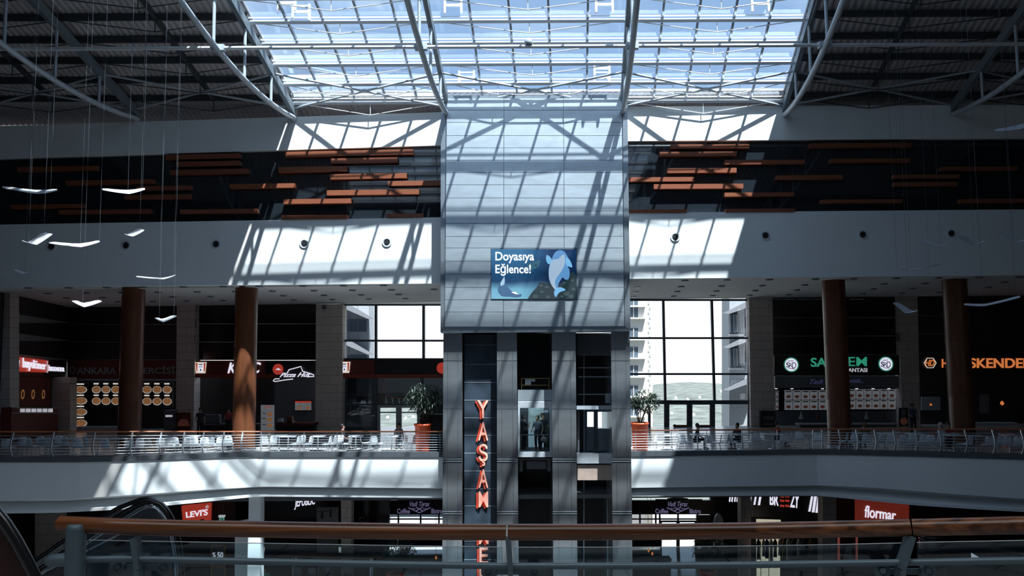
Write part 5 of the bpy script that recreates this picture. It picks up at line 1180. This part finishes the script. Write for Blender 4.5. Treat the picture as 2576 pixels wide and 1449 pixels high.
q = MB(); q.pp([(591, 1312), (626, 1306), (624, 1500), (590, 1500)], Y(41), 0, .1); struct('wall_ground_panel', q, 'plaster')
q = MB(); q.pr(797, 1276, 851, 1480, Y(45.5), 0, .1); struct('wall_ground_taupe', q, 'panel_taupe')
t = thing('track_light', 'black track with two spot lamps over the taupe wall panel', 'lamp', Y(45.2).P(815, 1290)); q = MB(); q.bar(Y(45.2).P(800, 1287), Y(45.2).P(838, 1284), .04, .04); q.build('track', 'black', t)
for x, y in ((811, 1300), (832, 1296)): q = MB(); q.tube([Y(45.2).P(x, y-12), Y(45.2).P(x-1, y+4)], [.03, .07], 8); q.build('spot_head', 'black', t)
# coffee bar window walls
for side, x0, x1, off in (('left', 978, 1116, 0), ('right', 1584, 1790, 650)):
    root = sroot('window_10' if side == 'left' else 'window_11', GPB.P(x0, 1330), 'ground floor window wall with coffee bar, %s of the tower' % side)
    b0_, b1_ = ((1000, 1001) if side == 'left' else (1661, 1752)); framed(root, GPB, x0, 1240, x1, 1345, 3, off=.1)
    q = MB(); q.pr(x0, 1259, x1, 1294, GPB, .3, .25); q.build('dark_band', 'black_band', root)
    q = MB(); q.pr(x0, 1320, b0_, 1376, GPB, .1, .2); q.pr(b1_, 1296 if side == 'right' else 1320, x1, 1376, GPB, .1, .2); q.build('low_wall', 'black_band', root)
    for y in (1306, 1322): q = MB(); q.pr(x0, y-1.5, x1, y+1.5, GPB, .15, .12); q.build('transom', 'window_frame', root)
    for x in ([1002, 1058, 1104] if side == 'left' else [1610, 1650, 1660, 1706, 1755]): q = MB(); q.pr(x-2, 1294, x+2, 1345, GPB, .15, .12); q.build('mullion', 'window_frame', root)
    q = MB(); q.pr(x0, 1240, x1, 1345, GPB, 0, .02); q.build('pane', 'window_glass', root)
    t = thing('cafe_sign', 'dark coffee and bistro shield sign with pale lettering, %s of the tower' % side, 'sign', GPB.P((1055 if side == 'left' else 1705), 1292, .6), 'coffee bar signs'); b_ = 1055 if side == 'left' else 1705
    q = MB(); q.pp([(b_-30, 1262), (b_-26, 1254), (b_-12, 1252), (b_+12, 1252), (b_+26, 1254), (b_+30, 1262), (b_+30, 1276), (b_+14, 1284), (b_, 1291), (b_-14, 1284), (b_-30, 1276)], GPB, .6, .1); q.build('shield', 'banner_blue', t)
    letters(t, GPB, 'Vadi Teras', (b_-24, 1262, b_+25, 1274), 'letter_purple', .63, .01, .4); letters(t, GPB, 'Coffee', (b_-56, 1280, b_-24, 1292), 'letter_purple', .63, .01); letters(t, GPB, 'Bistro', (b_+30, 1280, b_+58, 1292), 'letter_purple', .63, .01)
    q = MB(); q.tube([GPB.P(b_-8, 1276, .66), GPB.P(b_+8, 1285, .66)], .03, 5); q.tube([GPB.P(b_+8, 1276, .66), GPB.P(b_-8, 1285, .66)], .03, 5); q.tube([GPB.P(b_-28, 1277, .66), GPB.P(b_, 1290, .66), GPB.P(b_+28, 1277, .66)], .03, 5); q.build('crossed_spoons', 'letter_purple', t)
    for k, (x, y) in enumerate(((-22, 1280), (22, 1280))): q = MB(); text(q, ('Coffee', 'Bistro')[k], (b_+x*.75-7, y-2, b_+x*.75+7, y+1), GPB, .66, .02); q.build('small_lettering', 'letter_purple', t)
    q = MB(); q.pr(b_-56, 1256, b_+62, 1294, GPB, .45, .1); q.build('back_board', 'black_band', t)
root = sroot('door_3', GPB.P(1706, 1345), 'ground floor glass door right of the tower')
framed(root, GPB, 1661, 1310, 1706, 1420, 4, off=.2, nm='door_frame'); framed(root, GPB, 1706, 1310, 1752, 1420, 4, off=.2, nm='door_frame')
# signs
t = thing('hanging_sign', 'red trapezoid box sign with white slanted lettering, lower left', 'sign', GP1.P(492, 1312)); q = MB(); q.pp([(456, 1273), (528, 1266), (527, 1310), (460, 1316)], GP1, .3, .3); q.build('board', 'levis_red', t)
letters(t, GP1, "LEVI'S", ((467, 1288), (522, 1280), (522, 1296), (468, 1303)), 'lit_white', .34, .02)
q = MB(); q.disc(GP1, 521, 1275, .09, .34, .02, 14, .07); q.build('registered_mark', 'lit_soft', t); letters(t, GP1, 'R', (519, 1273, 523, 1277), 'lit_soft', .34)
q = MB(); q.disc(GP1, 508, 1316, .22, .34, .03, 16); q.build('dark_disc', 'red_dark', t)  # dark red disc across the lower edge of the board
t = thing('number_sign', 'small hanging sign lit white on two wires, lower left', 'sign', GP1.P(556, 1312)); q = MB(); q.pr(549, 1297, 564, 1301, GP1, .3, .2); q.build('top', 'lit_soft', t); q = MB(); q.pr(551, 1302, 563, 1313, GP1, .3, .1); q.build('board', 'teal_lit', t); letters(t, GP1, '23', (553, 1304, 561, 1311), 'black', .33, .02)
q = MB(); q.tube([GP1.P(553, 1297, .2), GP1.P(551, 1255, .2)], .01, 4); q.tube([GP1.P(561, 1297, .2), GP1.P(562, 1255, .2)], .01, 4); q.build('wires', 'wire', t)
t = thing('sale_board', 'black board in an orange frame reading fifty, lower left', 'sign', Y(41.5).P(548, 1449)); pl = Y(41.5); q = MB(); q.pr(532, 1373, 564, 1458, pl, 0, .06); q.build('board', 'black_band', t); framed(t, pl, 530, 1371, 566, 1460, 2.5, 'garment_brown', 'frame', .04, .08); letters(t, pl, '50', (546, 1389, 561, 1404), 'lit_soft', .05, .03); letters(t, pl, '%', (534, 1390, 542, 1402), 'lit_soft', .05, .01)
q = MB(); q.pr(533, 1424, 565, 1427, pl, .05, .05); q.build('cross_bar', 'garment_brown', t)
t = sign('white slanted capitals on a black shop front, lower left of the tower', Y(46.5), 668, 1240, 858, 1300, 'black_band', 0, .1)
letters(t, Y(46.5), 'JEPUBLIC', ((743, 1252), (793, 1248), (791, 1275), (740, 1283)), 'lit_white', .05, .01)
t = thing('round_logo_sign', 'faint round letter sign on dark glass, lower left of the tower', 'sign', Y(49.3).P(910, 1312)); q = MB(); text(q, 'C', (903, 1300, 917, 1314), Y(49.3), .02, .03, .02); q.build('lettering', 'grey_letters', t)
t = sign('black shop front with white strokes and capitals, lower right', Y(46.5), 1892, 1240, 2070, 1300, 'black_band', 0, .1); pl = Y(46.5)
for x in (1836, 1846, 1858): pass
q = MB()
for x0, y0, x1, y1, w_ in ((1887, 1247, 1884, 1268, 4), (1900, 1247, 1896, 1270, 4), (1911, 1247, 1907, 1271, 5), (2041, 1249, 2034, 1287, 5), (2049, 1249, 2043, 1289, 6), (2058, 1250, 2052, 1290, 7), (2067, 1252, 2063, 1291, 6)):
    q = MB(); q.pp([(x0, y0), (x0+w_, y0), (x1+w_, y1), (x1, y1)], pl, .06, .05); q.build('stroke', 'lit_white', t)
letters(t, pl, 'BR', ((1937, 1243), (1959, 1243), (1959, 1273), (1937, 1270)), 'lit_white', .06, .02); letters(t, pl, 'ZY', ((1989, 1243), (2012, 1243), (2010, 1279), (1988, 1276)), 'lit_white', .06, .02)
for x in (1963, 1976):
    q = MB()
    for y in (1246, 1257, 1270): q.pp([(x, y), (x+10, y+.8), (x+10, y+5.8), (x, y+5)], pl, .06, .05)
    q.build('red_bars', 'red_lit', t)
t = sign('deep red shop front with rounded white lettering, lower right', Y(46.5), 2152, 1240, 2287, 1316, 'deep_red', 0, .1)
letters(t, pl, 'flormar', ((2177, 1271), (2255, 1284), (2254, 1309), (2175, 1302)), 'lit_white', .06, .01)
# strip of upper clerestory strokes seen left of that sign
t = thing('striped_sign', 'group of four short white strokes above the dark entrance, lower right', 'sign', Y(47).P(1845, 1262)); pl = Y(47.)
for x in (1834, 1840, 1847, 1853): q = MB(); q.pp([(x+2, 1247), (x+5, 1247), (x+3, 1263), (x, 1262)], pl, 0, .05); q.build('stroke', 'lit_white', t)
# white arched stele
t = thing('stele', 'pale arched upright board in front of the right coffee bar', 'display', Y(47).P(1808, 1400)); pl = Y(47); q = MB(); q.pp([(1797, 1400), (1797, 1312), (1800, 1300), (1805, 1293), (1811, 1293), (1816, 1300), (1820, 1312), (1820, 1400)], pl, 0, .2); q.build('board', 'counter_white', t)
# clothes display
t = thing('display_backdrop', 'cream lit backdrop of the clothes display, lower right', 'display', Y(44.5).P(1935, 1440)); q = MB(); q.pp([(1903, 1306), (1964, 1308), (1962, 1460), (1904, 1460)], Y(44.8), 0, .06); q.build('panel', 'cream_lit', t)
t = thing('clothes_rail', 'black clothes rail in the lower right shop', 'clothes rack', Y(44.2).P(1985, 1450)); q = MB(); q.tube([Y(44.2).P(1905, 1356), Y(44.2).P(2066, 1352)], .02, 6); q.build('rail', 'black', t)
for x in (1914, 1934, 2000, 2060): q = MB(); q.tube([Y(44.2).P(x, 1356), Y(44.2).P(x, 1460)], .018, 6); q.build('leg', 'black', t)
for i, (x, m_, w_, y1) in enumerate(((1909, 'garment_brown', 8, 1408), (1922, 'garment_white', 7, 1400), (1930, 'garment_blue', 8, 1405), (1941, 'garment_white', 8, 1412), (1951, 'garment_black', 8, 1402), (1962, 'garment_white', 6, 1398), (1973, 'garment_brown', 7, 1402), (1984, 'garment_white', 8, 1408), (1996, 'garment_black', 8, 1404), (2010, 'garment_white', 7, 1398), (2024, 'garment_black', 9, 1406), (2040, 'garment_brown', 7, 1400))):
    pl = Y(44.2); nm = {'garment_brown': 'brown', 'garment_white': 'off-white', 'garment_blue': 'navy blue', 'garment_black': 'black'}[m_]
    q = MB(); q.pp([(x-1, 1357), (x+1, 1357), (x+w_/2, 1364), (x+w_/2+1, 1376), (x+w_/2-1, 1378), (x+w_/2, y1), (x-w_/2, y1), (x-w_/2+1, 1378), (x-w_/2-1, 1376), (x-w_/2, 1364)], pl, .06, .12)
    o = q.build('hanging_garment', m_); tag(o, '%s garment hanging on the lower right rail, %s from the left' % (nm, ORD[i]), 'clothing', 'garments on the clothes rail')
t = thing('poster_stand', 'pink framed portrait poster in the deep red shop', 'poster', Y(44.5).P(2133, 1420)); pl = Y(44.5); framed(t, pl, 2108, 1346, 2158, 1415, 5, 'pink_lit', 'frame', .03, .08); q = MB(); q.pr(2113, 1350, 2153, 1412, pl, 0, .04); q.build('sheet', 'red_dark', t)
q = MB(); q.pp([(2122, 1410), (2126, 1385), (2132, 1378), (2142, 1380), (2148, 1410)], pl, .04, .02); q.build('figure_shoulders', 'garment_white', t); q = MB(); q.disc(pl, 2136, 1366, .18, .05, .02, 14); q.build('figure_head', 'skin', t); q = MB(); q.pp([(2126, 1380), (2128, 1358), (2136, 1351), (2145, 1358), (2148, 1382), (2141, 1372), (2131, 1372)], pl, .07, .02); q.build('figure_hair', 'hair_dark', t)
t = thing('display_column', 'grey round column with stacked silver rings, lower right', 'column', Y(43).P(2363, 1460)); c = Y(43).P(2363, 1500); ztop = Y(43).P(2363, 1335).z; q = MB(); q.lathe((c.x, 43.6, c.z), [(.66, 0), (.66, ztop-c.z-1.2)], 28); q.build('shaft', 'lintel', t)
for k in range(7): q = MB(); q.lathe((c.x, 43.6, ztop-1.05+k*.15), [(.55, 0), (.60, .02), (.60, .08), (.55, .10)], 28); q.build('ring', 'chrome', t)
t = thing('price_sign', 'small white counter sign in the far lower right shop', 'sign', Y(45).P(2452, 1408)); q = MB(); q.pp([(2444, 1391), (2450, 1394), (2466, 1404), (2444, 1405)], Y(45), 0, .05); q.build('card', 'lit_soft', t)
t = thing('bench_top', 'orange brown timber counter in the far lower right shop', 'counter', Y(45).P(2520, 1400)); q = MB(); q.pp([(2484, 1372), (2566, 1391), (2560, 1398), (2482, 1380)], Y(45), 0, .4); q.build('top', 'wood_table', t); q = MB(); q.pp([(2490, 1382), (2556, 1397), (2556, 1470), (2490, 1470)], Y(45.1), 0, .3); q.build('body', 'black_band', t)
# furniture below
gz = at(850, 1449, 40).z
GZ = -7.8
t = thing('communal_table', 'long brown table on the ground floor left of the tower', 'table', (-9, 43, GZ)); a = at(703, 1391, 44.0); b = at(967, 1404, 41.0)
zt = -5.95
def onz(px, py, z): r_ = ray(px, py); k = (z-EZ)/r_.z; return EYE+r_*k
pts = [onz(x, y, zt) for x, y in ((735, 1390.5), (850, 1390.5), (972, 1396), (935, 1404), (840, 1402), (700, 1397))]
q = MB(); q.prism(pts, [p-V((0, 0, .06)) for p in pts]); q.build('table_top', 'wood_table', t); ctr = V((sum(p.x for p in pts)/6, sum(p.y for p in pts)/6, 0))
for sx, sy in ((-2.1, -.3), (2.1, -.3), (-2.1, .3), (2.1, .3)): q = MB(); q.box((ctr.x+sx, ctr.y+sy, (GZ+zt-.06)/2), (.07, .07, zt-.06-GZ)); q.build('leg', 'chrome', t)
st0 = None
for i, (dx, dy) in enumerate(((-1.6, -1.1), (-.8, -1.2), (.1, -1.1), (1.0, -1.15), (-1.2, 1.1), (.6, 1.1))):
    if st0 is None:
        st0 = thing('bar_stool', 'x', 'stool', (0, 0, 0), 'bar stools at the long table')
        q = MB(); q.box((0, 0, 1.1), (.4, .38, .05)); q.build('seat', 'shirt_grey', st0)
        for sx in (-1, 1):
            for sy in (-1, 1): q = MB(); q.tube([(sx*.16, sy*.15, 1.08), (sx*.2, sy*.19, 0)], .014, 6); q.build('leg', 'chrome', st0)
        q = MB(); q.tube([(-.19, -.18, .4), (.19, -.18, .4), (.19, .18, .4), (-.19, .18, .4), (-.19, -.18, .4)], .01, 5); q.build('foot_ring', 'chrome', st0)
        q = MB(); q.box((0, .19, 1.4), (.38, .03, .3)); q.build('backrest', 'shirt_grey', st0); index_children(); s_ = st0
    else: s_ = copy_tree(st0)
    s_.location = (ctr.x+dx, ctr.y+dy, GZ); s_.rotation_euler = (0, 0, 0 if dy > 0 else PI); s_['label'] = 'metal bar stool at the long brown table, %s side, %s from the left' % (('front', 'rear')[dy > 0], ORD[i if i < 4 else i-4])
person('person in a teal top standing beside the white lower pier', (at(667, 1400, 42.5).x, 42.5, GZ+.0), .4, 'shirt_teal', s=1.0)
for (cx, px, lb, sd) in ((0, 995, 'leafy tree in an orange pot on the ground floor left of the tower', 4), (0, 1781, 'dark leafy tree in an orange pot on the ground floor right of the tower', 5)):
    yp = 42.2; x = at(px, 1430, yp).x; plant(lb, x, yp, GZ, 1.45, .45, .35, (.15, 2.5), (.95, .75), 1300, sd)
for i, (px, D, lb) in enumerate(((1345, 41.3, 'middle'), (1498, 41.3, 'right'))): pass
# small tables seen through the tower shafts: shaft bottoms stay open at ground level
for px, lb in ((1347, 'bistro table with two grey chairs seen low behind the middle shaft'),): pass
for k, (px, py) in enumerate(((1632, 1386), (1641, 1394), (1097, 1404))):
    c = at(px, py, 46); t = thing('pendant_bulb', 'small glowing amber bulb in the ground floor cafe, %s' % ('upper right of tower', 'lower right of tower', 'left of tower')[k], 'lamp', c, 'amber cafe bulbs'); q = MB(); q.lathe(c, [(.02, -.07), (.07, 0), (.05, .08), (.02, .12)], 10); q.build('bulb', 'lit_orange', t); q = MB(); q.tube([c+V((0, 0, .12)), V((c.x, c.y, -2.2))], .01, 4); q.build('cord', 'black', t)
t = thing('cafe_counter', 'dark cafe counter with a pale edge on the ground floor right of the tower', 'counter', at(1655, 1440, 44)); q = MB(); q.pp([(1592, 1409), (1690, 1407), (1690, 1411), (1592, 1413)], Y(44), 0, .8); q.build('counter_top', 'lintel', t); q = MB(); q.pr(1594, 1412, 1688, 1500, Y(44.1), 0, .6); q.build('counter_body', 'black_band', t)

# ================================================================ NEAR RAILING
Yn = lambda px: 3.12-(.30*max(0, (px-1900)/676)**1.3)
HR = [(150, 1318), (300, 1324), (480, 1329), (660, 1331.5), (850, 1335), (1060, 1337.5), (1273, 1338.5), (1277, 1338.5), (1480, 1338.5), (1680, 1337.5), (1880, 1335), (2080, 1331.5), (2290, 1327), (2296, 1326.8), (2440, 1324), (2576, 1321), (2760, 1317)]
t = thing('near_railing', 'glass balustrade with a round wooden handrail in the foreground', 'railing', at(1288, 1450, 3.1))
segs = [HR[:7], HR[7:13], HR[13:]]
for sg in segs:
    q = MB(); pts = [at(x, y, Yn(x)) for x, y in sg]; n = len(pts)
    if sg is segs[0]: d_ = (pts[1]-pts[0]).normalized(); q.tube([pts[0]-d_*.012, pts[0]-d_*.004]+pts, [.016, .026]+[.0305]*n, 24)
    else: q.tube(pts, .0305, 24)
    q.build('handrail', 'hand_wood', t)
MR = [(150, 1409), (300, 1406), (420, 1408), (660, 1413), (1000, 1420), (1275, 1424), (1600, 1423.5), (1880, 1421), (2280, 1415), (2576, 1409.5), (2760, 1406)]
q = MB(); q.tube([at(x, y, Yn(x)) for x, y in MR], .0125, 14); q.build('mid_rail', 'rail_paint', t)
q = MB(); q.tube([at(x, y, Yn(x)-.02) for x, y in ((117, 1419), (121, 1414), (130, 1411), (150, 1409), (185, 1408))], [.010, .020, .024, .025, .025], 16); q.build('end_stub', 'rail_paint', t)
q = MB(); c = at(192, 1319, 3.10); q.lathe((c.x, c.y, c.z-1.15), [(.036, 0), (.036, 1.13), (.034, 1.146), (.026, 1.152), (.0, 1.153)], 28); q.build('end_post', 'rail_paint', t)
for px, xb in ((340, 352), (1278, 1286), (2290, 2262)):
    q = MB(); y_ = Yn(px)
    a = at(px, 1352 if px < 2000 else 1347, y_); b = at(xb-2 if px < 2000 else xb+2, 1430, y_); c = at(xb, 1700, y_+.02)
    for p0, p1 in ((a, b), (b, c)): q.bar(p0, p1, .020, .05, (0, 1, 0))
    q.build('post', 'rail_paint', t)
    for dx in (-62, 62):
        cx = (xb if px < 2000 else xb+18)+dx*.93; cy = 1437 if px > 1000 else 1427
        q = MB(); pl = Y(y_+.03); q.disc(pl, cx, cy, .028, .0, .018, 22, .014); q.disc(pl, cx, cy, .011, .012, .02, 14); q.disc(pl, cx, cy, .022, -.005, .012, 20); o = q.build('glass_clamp', 'rail_paint', t)
        q = MB(); q.bar(at(xb, cy, y_+.05), at(cx, cy+1, y_+.055), .012, .022); q.build('clamp_arm', 'rail_paint', o)
GT = [(222, 1360), (345, 1362.5), (660, 1368), (1000, 1374), (1262, 1377.5), (1292, 1378), (1600, 1378), (1880, 1375), (2120, 1371), (2268, 1367.5), (2310, 1366), (2576, 1361), (2760, 1357)]
def gpanel(x0, x1):
    pts = [p for p in GT if x0 < p[0] < x1]; pts = [(x0, lerp(GT, x0))]+pts+[(x1, lerp(GT, x1))]
    q = MB(); top_ = [at(x, y, Yn(x)+.07) for x, y in pts]; bot_ = [p-V((0, 0, .62)) for p in top_]; n = len(top_); th = V((0, .01, 0))
    vs = []
    for a, b in zip(top_, bot_): vs += [a, b, b+th, a+th]
    fs = [(k*4+j, k*4+(j+1) % 4, k*4+4+(j+1) % 4, k*4+4+j) for k in range(n-1) for j in range(4)]+[(0, 1, 2, 3), (n*4-1, n*4-2, n*4-3, n*4-4)]
    q.add(vs, fs); g = q.build('glass_panel', 'near_glass', t)
    q = MB(); q.tube([p+V((0, .005, .001)) for p in top_], .0016, 5); q.build('polished_edge', 'trim_bright', g)
gpanel(222, 1265); gpanel(1292, 2270); gpanel(2308, 2740)

# ================================================================ ESCALATORS
mat('rubber', (.012, .012, .014), .22, spec=.8); mat('esc_panel', (.05, .035, .035), .15, spec=.6); mat('esc_red', (.045, .012, .010), .4)
glass('esc_glass', (.30, .24, .24), .06)
def escalator(label, D, path, rel, glass_poly, lines):
    t = thing('escalator', label, 'escalator', at(path[0][0], path[0][1], D), None)
    q = MB(); pts = [at(x, y, D) for x, y in path]; vs = []; w_ = .075; n = len(pts); k_ = 10
    for i, p in enumerate(pts):
        d = (pts[min(i+1, n-1)]-pts[max(i-1, 0)]).normalized(); nn = V((-d.z, 0, d.x))
        for a in range(k_): an = 2*PI*a/k_; vs.append(p+nn*(.024*math.sin(an))+V((0, w_/2*math.cos(an), 0)))
    q.add(vs, [(i*k_+a, i*k_+(a+1) % k_, (i+1)*k_+(a+1) % k_, (i+1)*k_+a) for i in range(n-1) for a in range(k_)], True); q.build('handrail', 'rubber', t)
    for off, rr in ((9, .006), (15, .010)):
        q = MB(); pp_ = []
        for i, p in enumerate(pts):
            d = (pts[min(i+1, n-1)]-pts[max(i-1, 0)]).normalized(); nn = V((-d.z, 0, d.x)); s_ = 1 if nn.z < 0 else 1
            pp_.append(p-nn*off/F*D*1.0)
        q.tube(pp_, rr, 6); q.build('guide_rail', 'chrome', t)
    q = MB(); q.pp(glass_poly, Y(D), -.01, .014); q.build('glass_panel', 'esc_glass', t)
    for ln_ in lines:
        q = MB(); q.bar(at(*ln_[0], D), at(*ln_[1], D), .14, ln_[2]/F*D); q.build('deck_trim', 'grey_letters' if ln_[2] < 6 else 'esc_panel', t)
    return t
pth = [(60, 1462), (124, 1414), (180, 1376), (240, 1336), (300, 1299), (345, 1271), (368, 1262), (388, 1261), (404, 1268), (418, 1283), (432, 1306), (442, 1334), (450, 1372), (456, 1420), (459, 1470), (458, 1520)]
gl = [(80, 1462), (240, 1350), (345, 1285), (375, 1275), (395, 1279), (412, 1296), (428, 1330), (440, 1400), (446, 1520), (80, 1520)]
escalator('black escalator balustrade with rounded end rising at the lower left', 7.0, pth, 1, gl, [((110, 1440), (300, 1345), 4), ((100, 1468), (300, 1368), 10)])
pth2 = [(40, 1445), (150, 1368), (255, 1303), (300, 1277), (352, 1257), (372, 1254), (390, 1258), (402, 1270), (412, 1292), (424, 1330), (432, 1400), (434, 1480)]
gl2 = [(60, 1455), (250, 1318), (355, 1270), (385, 1272), (400, 1300), (418, 1400), (420, 1500), (60, 1500)]
escalator('rear balustrade of the escalator just behind the first one', 8.3, pth2, 1, gl2, [((110, 1425), (290, 1330), 4)])
t = thing('escalator', 'dark red escalator side with a rounded black edge at the bottom left corner', 'escalator', at(20, 1449, 2.6)); P26 = Y(2.6)
edge_ = [(-120, 1215), (-40, 1250), (0, 1279), (25, 1312), (50, 1352), (75, 1398), (98, 1443), (120, 1495), (145, 1560)]
q = MB(); q.pp([(x-26, y+16) for x, y in edge_]+[(-160, 1600)], P26, -.02, .05); q.build('side_panel', 'esc_red', t)
q = MB(); pts = [P26.P(x-10, y+7) for x, y in edge_]; q.tube(pts, .019, 12); q.build('edge_band', 'rubber', t)
q = MB(); q.tube([P26.P(x, y) for x, y in edge_], .0025, 6); q.build('metal_edge', 'chrome', t)
